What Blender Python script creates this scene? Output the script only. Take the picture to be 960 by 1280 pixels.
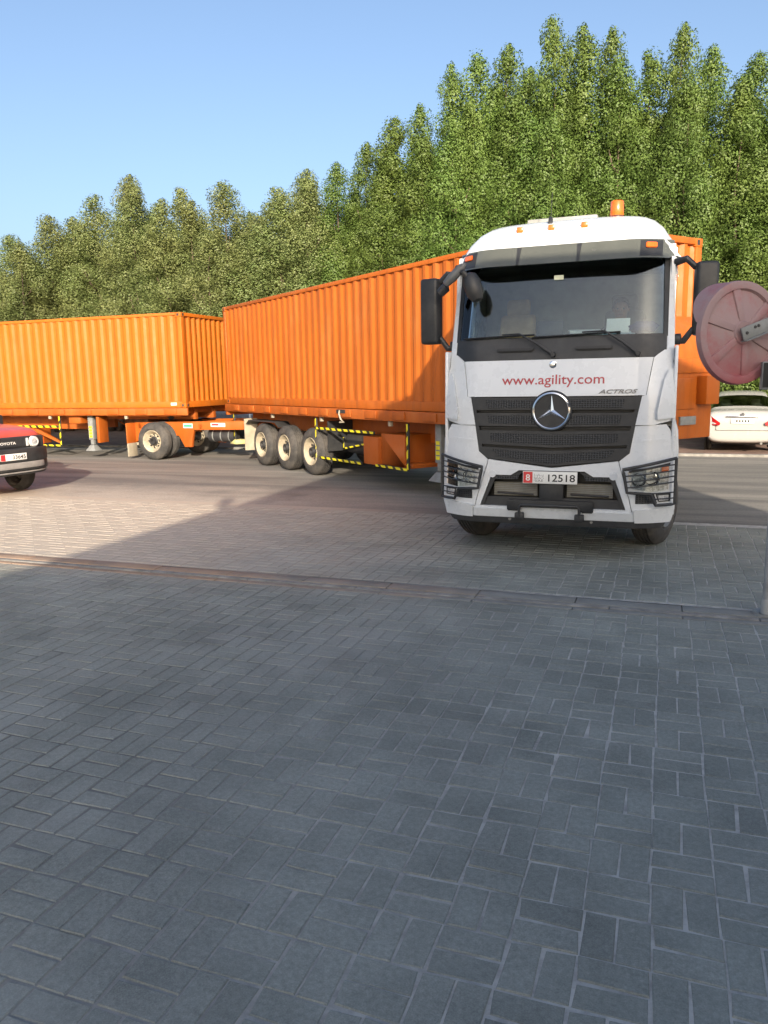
import bpy, bmesh, math, random
from mathutils import Vector, Matrix
import numpy as np
random.seed(7); np.random.seed(7)
R = math.radians
for o in list(bpy.data.objects): bpy.data.objects.remove(o)
scene = bpy.context.scene
COL = scene.collection

# ------------------------------------------------------------------ camera
cam_d = bpy.data.cameras.new('camera'); cam = bpy.data.objects.new('camera', cam_d); COL.objects.link(cam)
YAW, PITCH, ROLL, CAM_H = R(20.0), R(9.75), R(1.03), 2.0
fw = Vector((-math.sin(YAW)*math.cos(PITCH), math.cos(YAW)*math.cos(PITCH), -math.sin(PITCH)))
r0 = Vector((math.cos(YAW), math.sin(YAW), 0)); u0 = r0.cross(fw)
rt = r0*math.cos(ROLL) - u0*math.sin(ROLL); up = u0*math.cos(ROLL) + r0*math.sin(ROLL)
M = Matrix((rt, up, -fw)).transposed().to_4x4(); M.translation = Vector((0, 0, CAM_H))
cam.matrix_world = M
cam_d.sensor_fit = 'VERTICAL'; cam_d.sensor_height = 36.0; cam_d.lens = 27.0
cam_d.clip_start = 0.05; cam_d.clip_end = 5000
scene.camera = cam
scene.render.resolution_x = 768; scene.render.resolution_y = 1024

# ------------------------------------------------------------------ sky, sun, exposure
ELEV = R(19.0); LAZ = Vector((-0.424, 0.905, 0)).normalized()      # horizontal direction the light travels
world = bpy.data.worlds.new('World'); scene.world = world; world.use_nodes = True
wn = world.node_tree.nodes; wl = world.node_tree.links; wn.clear()
sky = wn.new('ShaderNodeTexSky'); sky.sky_type = 'NISHITA'; sky.sun_disc = False
sky.sun_elevation = ELEV; sky.sun_rotation = math.atan2(-LAZ.x, -LAZ.y)
sky.air_density = 0.9; sky.dust_density = 4.5; sky.ozone_density = 1.8; sky.altitude = 0
bg = wn.new('ShaderNodeBackground'); bg.inputs['Strength'].default_value = 0.13
wo = wn.new('ShaderNodeOutputWorld'); wl.new(sky.outputs[0], bg.inputs[0]); wl.new(bg.outputs[0], wo.inputs[0])
sun_d = bpy.data.lights.new('sun', 'SUN'); sun = bpy.data.objects.new('sun', sun_d); COL.objects.link(sun)
sun_d.energy = 3.5; sun_d.angle = R(0.5); sun_d.color = (1.0, 0.87, 0.70)
ldir = Vector((LAZ.x*math.cos(ELEV), LAZ.y*math.cos(ELEV), -math.sin(ELEV)))
sun.rotation_euler = ldir.to_track_quat('-Z', 'Y').to_euler(); sun.location = (8, -20, 12)
vs = scene.view_settings; vs.view_transform = 'Standard'; vs.look = 'None'; vs.gamma = 1.0; vs.exposure = 1.08
vs.use_curve_mapping = False

# ------------------------------------------------------------------ materials
MATS = {}
def nodes_of(name):
    m = bpy.data.materials.new(name); m.use_nodes = True
    nt = m.node_tree; return m, nt, nt.nodes['Principled BSDF']
def N(nt, t, **kw):
    n = nt.nodes.new(t)
    for k, v in kw.items():
        if k in n.inputs: n.inputs[k].default_value = v
        else: setattr(n, k, v)
    return n
def mixc(nt, fac, a, b, mode='MIX'):
    n = nt.nodes.new('ShaderNodeMix'); n.data_type = 'RGBA'; n.blend_type = mode
    for sock, v in ((n.inputs[0], fac), (n.inputs[6], a), (n.inputs[7], b)):
        if isinstance(v, bpy.types.NodeSocket): nt.links.new(v, sock)
        elif isinstance(v, (tuple, list)): sock.default_value = tuple(v)[:3] + (1,)
        else: sock.default_value = v
    return n.outputs[2]
def ramp(nt, fac, stops):
    n = nt.nodes.new('ShaderNodeValToRGB'); e = n.color_ramp.elements
    while len(e) < len(stops): e.new(0.5)
    for el, (p, c) in zip(e, stops):
        el.position = p; el.color = (c, c, c, 1) if not isinstance(c, tuple) else c + (1,)
    nt.links.new(fac, n.inputs[0]); return n.outputs[0]
def coords(nt, kind='Object'):
    return nt.nodes.new('ShaderNodeTexCoord').outputs[kind]
def noise(nt, vec, scale, detail=6, rough=0.6, dist=0.0, out='Fac'):
    n = N(nt, 'ShaderNodeTexNoise', Scale=scale, Detail=detail, Roughness=rough, Distortion=dist)
    nt.links.new(vec, n.inputs['Vector']); return n.outputs[out]
def mapping(nt, vec, scale=(1, 1, 1), loc=(0, 0, 0), rot=(0, 0, 0)):
    n = nt.nodes.new('ShaderNodeMapping'); n.inputs['Scale'].default_value = scale
    n.inputs['Location'].default_value = loc; n.inputs['Rotation'].default_value = rot
    nt.links.new(vec, n.inputs['Vector']); return n.outputs[0]
def bump(nt, b, h, strength=0.3, dist=0.01):
    n = N(nt, 'ShaderNodeBump', Strength=strength, Distance=dist); nt.links.new(h, n.inputs['Height'])
    nt.links.new(n.outputs[0], b.inputs['Normal'])
def mth(nt, op, a, b=None, clamp=False):
    n = nt.nodes.new('ShaderNodeMath'); n.operation = op; n.use_clamp = clamp
    for s, v in ((n.inputs[0], a), (n.inputs[1], b)):
        if v is None: continue
        if isinstance(v, bpy.types.NodeSocket): nt.links.new(v, s)
        else: s.default_value = v
    return n.outputs[0]

def simple(name, col, rough=0.5, metal=0.0, var=0.12, scale=6.0, bmp=0.0, coat=0.0, dirt=None, dirt_amt=0.0, spec=0.5):
    if name in MATS: return MATS[name]
    m, nt, b = nodes_of(name); v = coords(nt)
    n = noise(nt, v, scale)
    dark = tuple(c*(1-var*1.6) for c in col); light = tuple(min(1, c*(1+var)) for c in col)
    c = mixc(nt, ramp(nt, n, [(0.3, 0.0), (0.7, 1.0)]), dark, light)
    if dirt:
        n2 = noise(nt, v, scale*0.35, 8, 0.7)
        c = mixc(nt, mth(nt, 'MULTIPLY', ramp(nt, n2, [(0.45, 0.0), (0.75, 1.0)]), dirt_amt), c, dirt)
    nt.links.new(c, b.inputs['Base Color'])
    rr = ramp(nt, noise(nt, v, scale*2.3), [(0.2, max(0, rough-0.08)), (0.8, min(1, rough+0.08))])
    nt.links.new(rr, b.inputs['Roughness'])
    b.inputs['Metallic'].default_value = metal; b.inputs['Specular IOR Level'].default_value = spec
    if coat: b.inputs['Coat Weight'].default_value = coat; b.inputs['Coat Roughness'].default_value = 0.06
    if bmp: bump(nt, b, noise(nt, v, scale*8, 4), bmp, 0.004)
    MATS[name] = m; return m

def glass(name, tint=(0.75, 0.82, 0.82), ior=1.75, rough=0.0):
    if name in MATS: return MATS[name]
    m = bpy.data.materials.new(name); m.use_nodes = True; nt = m.node_tree; nt.nodes.clear()
    o = nt.nodes.new('ShaderNodeOutputMaterial'); mx = nt.nodes.new('ShaderNodeMixShader')
    f = N(nt, 'ShaderNodeFresnel', IOR=ior); t = nt.nodes.new('ShaderNodeBsdfTransparent'); t.inputs[0].default_value = tint+(1,)
    g = nt.nodes.new('ShaderNodeBsdfGlossy'); g.inputs['Roughness'].default_value = rough; g.inputs[0].default_value = (1, 1, 1, 1)
    nt.links.new(f.outputs[0], mx.inputs[0]); nt.links.new(t.outputs[0], mx.inputs[1]); nt.links.new(g.outputs[0], mx.inputs[2])
    nt.links.new(mx.outputs[0], o.inputs[0]); MATS[name] = m; return m

def paver_mat(name, base_a, base_b):
    """concrete pavers: colour differs from piece to piece, sand lies on the worn strip by the road"""
    m, nt, b = nodes_of(name)
    g = nt.nodes.new('ShaderNodeNewGeometry'); oi = nt.nodes.new('ShaderNodeObjectInfo')
    pos = g.outputs['Position']
    rnd = mth(nt, 'FRACT', mth(nt, 'ADD', g.outputs['Random Per Island'], mth(nt, 'MULTIPLY', oi.outputs['Random'], 7.31)))
    c = mixc(nt, rnd, base_a, base_b)
    odd = ramp(nt, rnd, [(0.88, 0.0), (0.93, 0.6)]); c = mixc(nt, odd, c, tuple(x*0.8 for x in base_a))
    c = mixc(nt, ramp(nt, noise(nt, pos, 170, 3, 0.7), [(0.35, 0.0), (0.7, 1.0)]), mixc(nt, 1.0, c, (0.62, 0.62, 0.62), 'MULTIPLY'), c)
    st = ramp(nt, noise(nt, pos, 1.1, 7, 0.65), [(0.38, 0.0), (0.7, 1.0)])
    c = mixc(nt, mth(nt, 'MULTIPLY', st, 0.45), c, tuple(x*1.5 for x in base_b))
    blot = ramp(nt, noise(nt, pos, 5.5, 5, 0.7), [(0.62, 0.0), (0.74, 1.0)])
    c = mixc(nt, mth(nt, 'MULTIPLY', blot, 0.2), c, tuple(x*0.55 for x in base_a))
    gr_ = ramp(nt, noise(nt, pos, 42, 4, 0.75), [(0.32, 0.0), (0.68, 1.0)]); c = mixc(nt, gr_, mixc(nt, 1.0, c, (0.80, 0.80, 0.80), 'MULTIPLY'), mixc(nt, 1.0, c, (1.12, 1.12, 1.12), 'MULTIPLY'))
    # sand drifted over the strip next to the road, thickest on the left
    sx = nt.nodes.new('ShaderNodeSeparateXYZ'); nt.links.new(pos, sx.inputs[0])
    nn = noise(nt, mapping(nt, pos, (0.5, 1.0, 1)), 1.3, 8, 0.7)
    jit = mth(nt, 'MULTIPLY', mth(nt, 'SUBTRACT', nn, 0.5), 5.0)
    xx = mth(nt, 'ADD', sx.outputs['X'], jit)
    left = nt.nodes.new('ShaderNodeMapRange'); left.inputs[1].default_value = -1.6; left.inputs[2].default_value = -6.2
    nt.links.new(xx, left.inputs[0])
    yy = mth(nt, 'ADD', sx.outputs['Y'], mth(nt, 'MULTIPLY', jit, 0.12))
    bk = nt.nodes.new('ShaderNodeMapRange'); bk.inputs[1].default_value = 6.25; bk.inputs[2].default_value = 7.1
    nt.links.new(yy, bk.inputs[0])
    sand = mth(nt, 'MULTIPLY', mth(nt, 'MULTIPLY', left.outputs[0], bk.outputs[0]), 0.88)
    sandc = mixc(nt, noise(nt, pos, 3.0, 6), (0.42, 0.355, 0.285), (0.56, 0.485, 0.405))
    c = mixc(nt, sand, c, sandc)
    # light cement haze on the right
    hz = mth(nt, 'MULTIPLY', ramp(nt, noise(nt, mapping(nt, pos, loc=(3, 9, 0)), 0.55, 6), [(0.5, 0.0), (0.72, 1.0)]), 0.3)
    c = mixc(nt, hz, c, (0.36, 0.36, 0.34))
    nt.links.new(c, b.inputs['Base Color']); 
    nt.links.new(ramp(nt, noise(nt, pos, 2.0, 5), [(0.3, 0.62), (0.7, 0.85)]), b.inputs['Roughness'])
    b.inputs['Specular IOR Level'].default_value = 0.2
    h = mth(nt, 'ADD', noise(nt, pos, 120, 4, 0.7), mth(nt, 'MULTIPLY', noise(nt, pos, 18, 4), 1.2))
    bump(nt, b, h, 0.35, 0.003)
    MATS[name] = m; return m

def grout_mat():
    m, nt, b = nodes_of('joint_sand'); pos = nt.nodes.new('ShaderNodeNewGeometry').outputs['Position']
    sx = nt.nodes.new('ShaderNodeSeparateXYZ'); nt.links.new(pos, sx.inputs[0])
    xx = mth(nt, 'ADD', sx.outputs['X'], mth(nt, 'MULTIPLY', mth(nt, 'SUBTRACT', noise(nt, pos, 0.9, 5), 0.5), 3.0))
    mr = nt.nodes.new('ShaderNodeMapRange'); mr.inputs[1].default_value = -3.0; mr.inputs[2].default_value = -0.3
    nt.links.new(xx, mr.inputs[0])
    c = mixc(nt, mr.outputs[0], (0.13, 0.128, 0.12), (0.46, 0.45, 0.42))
    c = mixc(nt, ramp(nt, noise(nt, pos, 9, 5, 0.7), [(0.4, 0.0), (0.7, 0.6)]), c, (0.11, 0.108, 0.105))
    ml = nt.nodes.new('ShaderNodeMapRange'); ml.inputs[1].default_value = -2.5; ml.inputs[2].default_value = -5.0; nt.links.new(sx.outputs['X'], ml.inputs[0])
    my = nt.nodes.new('ShaderNodeMapRange'); my.inputs[1].default_value = 6.6; my.inputs[2].default_value = 7.1; nt.links.new(sx.outputs['Y'], my.inputs[0])
    c = mixc(nt, mth(nt, 'MULTIPLY', ml.outputs[0], my.outputs[0]), c, (0.46, 0.385, 0.31))
    nt.links.new(c, b.inputs['Base Color']); b.inputs['Roughness'].default_value = 0.95
    bump(nt, b, noise(nt, pos, 150, 3), 0.5, 0.003); MATS['grout'] = m; return m

def asphalt_mat():
    m, nt, b = nodes_of('asphalt'); pos = nt.nodes.new('ShaderNodeNewGeometry').outputs['Position']
    c = mixc(nt, noise(nt, pos, 260, 2, 0.8), (0.085, 0.082, 0.078), (0.21, 0.20, 0.185))
    streak = ramp(nt, noise(nt, mapping(nt, pos, (0.10, 1.1, 1)), 1.6, 7, 0.65), [(0.38, 0.0), (0.68, 1.0)])
    c = mixc(nt, mth(nt, 'MULTIPLY', streak, 0.75), c, (0.34, 0.315, 0.275))
    sx = nt.nodes.new('ShaderNodeSeparateXYZ'); nt.links.new(pos, sx.inputs[0])
    mr = nt.nodes.new('ShaderNodeMapRange'); mr.inputs[1].default_value = 13.2; mr.inputs[2].default_value = 11.2
    nt.links.new(mth(nt, 'ADD', sx.outputs['Y'], mth(nt, 'MULTIPLY', mth(nt, 'SUBTRACT', noise(nt, pos, 0.8, 7, 0.7), 0.5), 3.5)), mr.inputs[0])
    ml = nt.nodes.new('ShaderNodeMapRange'); ml.inputs[1].default_value = -2.0; ml.inputs[2].default_value = -7.0
    nt.links.new(sx.outputs['X'], ml.inputs[0])
    sd = mth(nt, 'MULTIPLY', mth(nt, 'MULTIPLY', mr.outputs[0], ml.outputs[0]), 0.8)
    c = mixc(nt, sd, c, (0.50, 0.43, 0.355))
    c = mixc(nt, ramp(nt, noise(nt, pos, 24, 5, .8), [(.35, 0.0), (.65, 1.0)]), mixc(nt, 1.0, c, (.8, .8, .8), 'MULTIPLY'), mixc(nt, 1.0, c, (1.12, 1.12, 1.12), 'MULTIPLY'))
    oil = ramp(nt, noise(nt, pos, 0.7, 6, 0.6), [(0.6, 0.0), (0.75, 0.5)])
    c = mixc(nt, oil, c, (0.09, 0.088, 0.085))
    nt.links.new(c, b.inputs['Base Color']); b.inputs['Roughness'].default_value = 0.85
    bump(nt, b, noise(nt, pos, 140, 3, 0.8), 0.5, 0.006); MATS['asphalt'] = m; return m

def container_mat(name, col, rust):
    m, nt, b = nodes_of(name); v = coords(nt)
    c = mixc(nt, noise(nt, v, 1.2, 5), tuple(x*0.86 for x in col), tuple(min(1, x*1.1) for x in col))
    sv = mapping(nt, v, (5.0, 5.0, 0.35))
    streak = ramp(nt, noise(nt, sv, 1.4, 7, 0.65), [(0.5, 0.0), (0.72, 1.0)])
    c = mixc(nt, mth(nt, 'MULTIPLY', streak, min(.75, 0.38*rust)), c, (0.22, 0.06, 0.015))
    sp = ramp(nt, noise(nt, v, 9, 8, 0.75), [(0.66, 0.0), (0.72, 1.0)])
    c = mixc(nt, mth(nt, 'MULTIPLY', sp, 0.6*rust), c, (0.12, 0.04, 0.015))
    fade = ramp(nt, noise(nt, mapping(nt, v, (1, 1, 0.3)), 3.0, 6, 0.7), [(0.5, 0.0), (0.8, 0.35)])
    c = mixc(nt, fade, c, (0.50, 0.20, 0.06))
    nt.links.new(c, b.inputs['Base Color'])
    nt.links.new(ramp(nt, noise(nt, v, 4, 5), [(0.3, 0.42), (0.7, 0.62)]), b.inputs['Roughness'])
    b.inputs['Specular IOR Level'].default_value = 0.4
    bump(nt, b, mth(nt, 'ADD', noise(nt, v, 3.0, 3), mth(nt, 'MULTIPLY', noise(nt, v, 60, 3), 0.12)), 0.25, 0.02)
    MATS[name] = m; return m

def leaf_mat(name, cols):
    m, nt, b = nodes_of(name); g = nt.nodes.new('ShaderNodeNewGeometry'); oi = nt.nodes.new('ShaderNodeObjectInfo')
    rp = g.outputs['Random Per Island']
    n = nt.nodes.new('ShaderNodeValToRGB'); e = n.color_ramp.elements
    for k in range(len(cols)-2): e.new(0.5)
    for k, cc in enumerate(cols): e[k].position = k/(len(cols)-1); e[k].color = cc+(1,)
    nt.links.new(rp, n.inputs[0])
    pos = g.outputs['Position']
    patch = ramp(nt, noise(nt, pos, 0.55, 4), [(0.4, 0.0), (0.65, 1.0)])
    c = mixc(nt, mth(nt, 'MULTIPLY', patch, 0.5), n.outputs[0], tuple((cols[-1][0]*1.15, cols[-1][1]*1.0, cols[-1][2]*0.9)))
    hs = nt.nodes.new('ShaderNodeHueSaturation'); nt.links.new(c, hs.inputs['Color'])
    nt.links.new(mth(nt, 'ADD', 0.9, mth(nt, 'MULTIPLY', oi.outputs['Random'], 0.2)), hs.inputs['Value'])
    nt.links.new(mth(nt, 'ADD', 0.493, mth(nt, 'MULTIPLY', oi.outputs['Random'], 0.012)), hs.inputs['Hue'])
    b.inputs['Roughness'].default_value = 0.5; b.inputs['Specular IOR Level'].default_value = 0.35
    nt.links.new(hs.outputs[0], b.inputs['Base Color'])
    tr = nt.nodes.new('ShaderNodeBsdfTranslucent'); nt.links.new(hs.outputs[0], tr.inputs[0])
    mx = nt.nodes.new('ShaderNodeMixShader'); mx.inputs[0].default_value = 0.3
    nt.links.new(b.outputs[0], mx.inputs[1]); nt.links.new(tr.outputs[0], mx.inputs[2])
    nt.links.new(mx.outputs[0], nt.nodes['Material Output'].inputs[0]); MATS[name] = m; return m

def perforated_mat():
    m, nt, b = nodes_of('perforated_grille'); v = coords(nt)
    vv = mapping(nt, v, (36, 0.0, 46))
    vo = N(nt, 'ShaderNodeTexVoronoi', Scale=1.0, Randomness=0.12); nt.links.new(vv, vo.inputs['Vector'])
    hole = ramp(nt, vo.outputs['Distance'], [(0.30, 0.0), (0.40, 1.0)])
    nt.links.new(mixc(nt, hole, (0.004, 0.004, 0.005), (0.035, 0.038, 0.042)), b.inputs['Base Color'])
    b.inputs['Roughness'].default_value = 0.55; bump(nt, b, hole, 0.8, 0.01); MATS['perf'] = m; return m

def tape_mat():
    m, nt, b = nodes_of('hazard_tape'); v = coords(nt)
    w = N(nt, 'ShaderNodeTexWave', Scale=2.6, Distortion=0.0); w.bands_direction = 'DIAGONAL'; nt.links.new(v, w.inputs['Vector'])
    f = ramp(nt, w.outputs['Fac'], [(0.62, 0.0), (0.72, 1.0)])
    nt.links.new(mixc(nt, f, (0.72, 0.62, 0.02), (0.02, 0.02, 0.015)), b.inputs['Base Color'])
    b.inputs['Roughness'].default_value = 0.35; MATS['tape'] = m; return m

def faded_red_mat():
    m, nt, b = nodes_of('faded_red_plastic'); g = nt.nodes.new('ShaderNodeNewGeometry'); v = coords(nt)
    c = mixc(nt, noise(nt, v, 5, 6), (0.31, 0.205, 0.20), (0.39, 0.265, 0.26))
    sh = ramp(nt, noise(nt, v, 2.6, 6, 0.7), [(0.48, 0.0), (0.72, 0.8)])
    c = mixc(nt, sh, c, (0.36, 0.075, 0.085))
    sz = nt.nodes.new('ShaderNodeSeparateXYZ'); nt.links.new(g.outputs['Position'], sz.inputs[0])
    mr = nt.nodes.new('ShaderNodeMapRange'); mr.inputs[1].default_value = 2.22; mr.inputs[2].default_value = 1.94
    nt.links.new(mth(nt, 'ADD', sz.outputs['Z'], mth(nt, 'MULTIPLY', noise(nt, v, 4, 5), 0.12)), mr.inputs[0])
    c = mixc(nt, mth(nt, 'MULTIPLY', mr.outputs[0], 0.85), c, (0.36, 0.05, 0.06))
    nt.links.new(c, b.inputs['Base Color']); b.inputs['Roughness'].default_value = 0.6; MATS['faded_red'] = m; return m

PAV = paver_mat('concrete_paver', (0.232, 0.246, 0.220), (0.285, 0.298, 0.268))
GROUT = grout_mat(); ASPH = asphalt_mat(); PERF = perforated_mat(); TAPE = tape_mat(); FRED = faded_red_mat()
ORANGE = container_mat('orange_container_paint', (0.47, 0.120, 0.007), 0.8)
ORANGE_D = container_mat('weathered_orange_container_paint', (0.45, 0.109, 0.009), 1.6)
TRAIL = container_mat('orange_trailer_paint', (0.41, 0.095, 0.010), 1.2)
WHITE = simple('white_truck_paint', (0.66, 0.69, 0.72), 0.28, var=0.012, scale=3, coat=0.4, dirt=(0.6, 0.57, 0.52), dirt_amt=0.035)
BLACKP = simple('black_plastic', (0.022, 0.024, 0.027), 0.5, var=0.15, scale=8, dirt=(0.09, 0.085, 0.08), dirt_amt=0.35)
DARK = simple('dark_steel', (0.03, 0.03, 0.032), 0.6, var=0.2, scale=8, dirt=(0.10, 0.085, 0.07), dirt_amt=0.5)
GREYST = simple('grey_steel', (0.22, 0.22, 0.215), 0.5, 0.5, var=0.15, scale=6, dirt=(0.16, 0.12, 0.09), dirt_amt=0.4)
GREYP = simple('grey_painted_steel', (0.24, 0.25, 0.245), 0.5, var=0.12, scale=12, dirt=(0.13, 0.11, 0.09), dirt_amt=0.4)
CHROME = simple('chrome', (0.82, 0.83, 0.85), 0.12, 1.0, var=0.02, scale=4)
RUBBER = simple('tyre_rubber', (0.045, 0.043, 0.041), 0.8, var=0.2, scale=9, bmp=0.3, dirt=(0.16, 0.14, 0.12), dirt_amt=0.6)
RIMC = simple('cream_rim', (0.46, 0.40, 0.29), 0.6, var=0.2, scale=7, dirt=(0.14, 0.10, 0.07), dirt_amt=0.75)
CREAM = simple('cream_flap', (0.42, 0.37, 0.28), 0.6, var=0.12, scale=5, dirt=(0.25, 0.2, 0.14), dirt_amt=0.5)
REDT = simple('red_lettering', (0.42, 0.045, 0.055), 0.4, var=0.05)
AMBER = simple('amber_lens', (0.80, 0.14, 0.015), 0.25, var=0.06, coat=0.5)
SMOKE = None
REDL = simple('red_lens', (0.42, 0.012, 0.015), 0.2, var=0.06, coat=0.5)
PLATEW = simple('plate_white', (0.75, 0.75, 0.72), 0.4, var=0.03)
PLATER = simple('plate_red', (0.60, 0.035, 0.04), 0.4, var=0.03)
BLACKT = simple('black_print', (0.012, 0.012, 0.012), 0.5, var=0.05)
LENSW = simple('lamp_reflector', (0.66, 0.68, 0.70), 0.18, 0.35, var=0.38, scale=34)
GREENS = simple('green_label', (0.05, 0.42, 0.22), 0.5, var=0.1); WHITES = simple('white_label', (0.72, 0.74, 0.70), 0.5, var=0.06)
GLASS_W = glass('windscreen_glass', (0.84, 0.90, 0.89), 1.62)
GLASS_C = glass('car_glass', (0.55, 0.62, 0.58), 1.6)
LAMPG = glass('lamp_glass', (0.9, 0.92, 0.92), 1.5)

# ------------------------------------------------------------------ builders
class MB:
    def __init__(s): s.v = []; s.f = []
    def add(s, vs, fs):
        b = len(s.v); s.v += [tuple(p) for p in vs]; s.f += [tuple(b+i for i in f) for f in fs]; return s
    def box(s, c, d, rot=None):
        x, y, z = d[0]/2, d[1]/2, d[2]/2
        P = [Vector(p) for p in ((-x,-y,-z),(x,-y,-z),(x,y,-z),(-x,y,-z),(-x,-y,z),(x,-y,z),(x,y,z),(-x,y,z))]
        if rot is not None: P = [rot @ p for p in P]
        c = Vector(c)
        return s.add([p+c for p in P], [(0,3,2,1),(4,5,6,7),(0,1,5,4),(1,2,6,5),(2,3,7,6),(3,0,4,7)])
    def b2(s, lo, hi):
        return s.box([(a+b)/2 for a, b in zip(lo, hi)], [b-a for a, b in zip(lo, hi)])
    def prism(s, poly, axis, a, b):
        """poly: 2D points; axis 'x','y','z' extrude from a to b"""
        n = len(poly)
        def P(p, t): return {'x': (t, p[0], p[1]), 'y': (p[0], t, p[1]), 'z': (p[0], p[1], t)}[axis]
        return s.add([P(p, a) for p in poly]+[P(p, b) for p in poly],
            [tuple(range(n)), tuple(range(2*n-1, n-1, -1))]+[(i, i+n, (i+1) % n+n, (i+1) % n) for i in range(n)])
    def tube(s, path, r, n=8, cap=True):
        path = [Vector(p) for p in path]; rs = r if isinstance(r, (list, tuple)) else [r]*len(path)
        rings = []; t0 = None
        for i, p in enumerate(path):
            t = (path[min(i+1, len(path)-1)]-path[max(i-1, 0)]).normalized()
            a = Vector((0, 0, 1)) if abs(t.z) < 0.9 else Vector((1, 0, 0))
            if t0 is not None: a = t0
            x = t.cross(a).normalized(); y = x.cross(t).normalized(); t0 = y
            rings.append([p+(x*math.cos(k*2*math.pi/n)+y*math.sin(k*2*math.pi/n))*rs[i] for k in range(n)])
        vs = [v for rg in rings for v in rg]; fs = []
        for i in range(len(path)-1):
            for k in range(n): fs.append((i*n+k, i*n+(k+1) % n, (i+1)*n+(k+1) % n, (i+1)*n+k))
        if cap: fs += [tuple(range(n-1, -1, -1)), tuple((len(path)-1)*n+k for k in range(n))]
        return s.add(vs, fs)
    def lathe(s, prof, o=(0, 0, 0), axis='x', n=32, closed=False):
        """prof: (along, radius) list, revolved round an axis through o"""
        o = Vector(o); vs = []; m = len(prof)
        for k in range(n):
            a = 2*math.pi*k/n; c, d = math.cos(a), math.sin(a)
            for (t, r) in prof:
                vs.append(o+Vector({'x': (t, r*c, r*d), 'y': (r*c, t, r*d), 'z': (r*c, r*d, t)}[axis]))
        fs = []
        for k in range(n):
            for j in range(m-1 if not closed else m):
                a, b = k*m+j, k*m+(j+1) % m; c, d = ((k+1) % n)*m+(j+1) % m, ((k+1) % n)*m+j
                fs.append((a, b, c, d))
        return s.add(vs, fs)
    def build(s, name, mat, parent=None, bevel=0.0, smooth=35, seg=2, loc=None, rot=None):
        me = bpy.data.meshes.new(name); bm = bmesh.new()
        vv = [bm.verts.new(p) for p in s.v]
        for f in s.f:
            try: bm.faces.new([vv[i] for i in f])
            except ValueError: pass
        bmesh.ops.remove_doubles(bm, verts=bm.verts, dist=1e-5)
        bmesh.ops.recalc_face_normals(bm, faces=bm.faces)
        if bevel:
            es = [e for e in bm.edges if len(e.link_faces) == 2 and e.calc_face_angle(0) > R(30)]
            bmesh.ops.bevel(bm, geom=es, offset=bevel, segments=seg, affect='EDGES', clamp_overlap=True, profile=0.5)
        return link_bm(name, bm, mat, parent, smooth, loc, rot)
def link_bm(name, bm, mat, parent=None, smooth=35, loc=None, rot=None):
    me = bpy.data.meshes.new(name); bm.to_mesh(me); bm.free()
    for mm in (mat if isinstance(mat, (list, tuple)) else [mat]): me.materials.append(mm)
    if smooth:
        me.polygons.foreach_set('use_smooth', [True]*len(me.polygons)); me.set_sharp_from_angle(angle=R(smooth))
    return link_me(name, me, parent, loc, rot)
def link_me(name, me, parent=None, loc=None, rot=None):
    o = bpy.data.objects.new(name, me); COL.objects.link(o)
    if parent: o.parent = parent
    if loc is not None: o.location = loc
    if rot is not None: o.rotation_euler = rot
    return o
def tag(o, label=None, cat=None, group=None, kind=None):
    if label: o['label'] = label
    if cat: o['category'] = cat
    if group: o['group'] = group
    if kind: o['kind'] = kind
    return o
def empty(name, loc, rz=0.0, label=None, cat=None, group=None):
    o = bpy.data.objects.new(name, None); COL.objects.link(o); o.location = loc; o.rotation_euler = (0, 0, rz)
    o.empty_display_size = 0.2
    return tag(o, label, cat, group)
def copy_tree(o, parent=None):
    c = o.copy(); COL.objects.link(c); c.parent = parent
    for ch in list(o.children): copy_tree(ch, c)
    return c
def text(name, s, size, mat, parent, fn, width=None, center=True, ext=0.0, bold=0.0, shear=0.0):
    """lettering as a mesh; fn maps flat (x, h, d) to a 3D point, d = depth out of the face"""
    cu = bpy.data.curves.new(name, 'FONT'); cu.body = s; cu.size = size; cu.extrude = ext; cu.offset = bold; cu.shear = shear
    cu.resolution_u = 3
    ob = bpy.data.objects.new(name, cu); COL.objects.link(ob)
    dg = bpy.context.evaluated_depsgraph_get(); me = bpy.data.meshes.new_from_object(ob.evaluated_get(dg))
    bpy.data.objects.remove(ob)
    xs = [v.co.x for v in me.vertices] or [0]; ys = [v.co.y for v in me.vertices] or [0]
    x0, x1 = min(xs), max(xs); k = (width/(x1-x0)) if width and x1 > x0 else 1.0
    for v in me.vertices:
        x = (v.co.x-(x0+x1)/2 if center else v.co.x-x0)*k
        v.co = fn(x, v.co.y, v.co.z)
    me.materials.clear(); me.materials.append(mat)
    return link_me(name, me, parent)
exec_later = []
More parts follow.
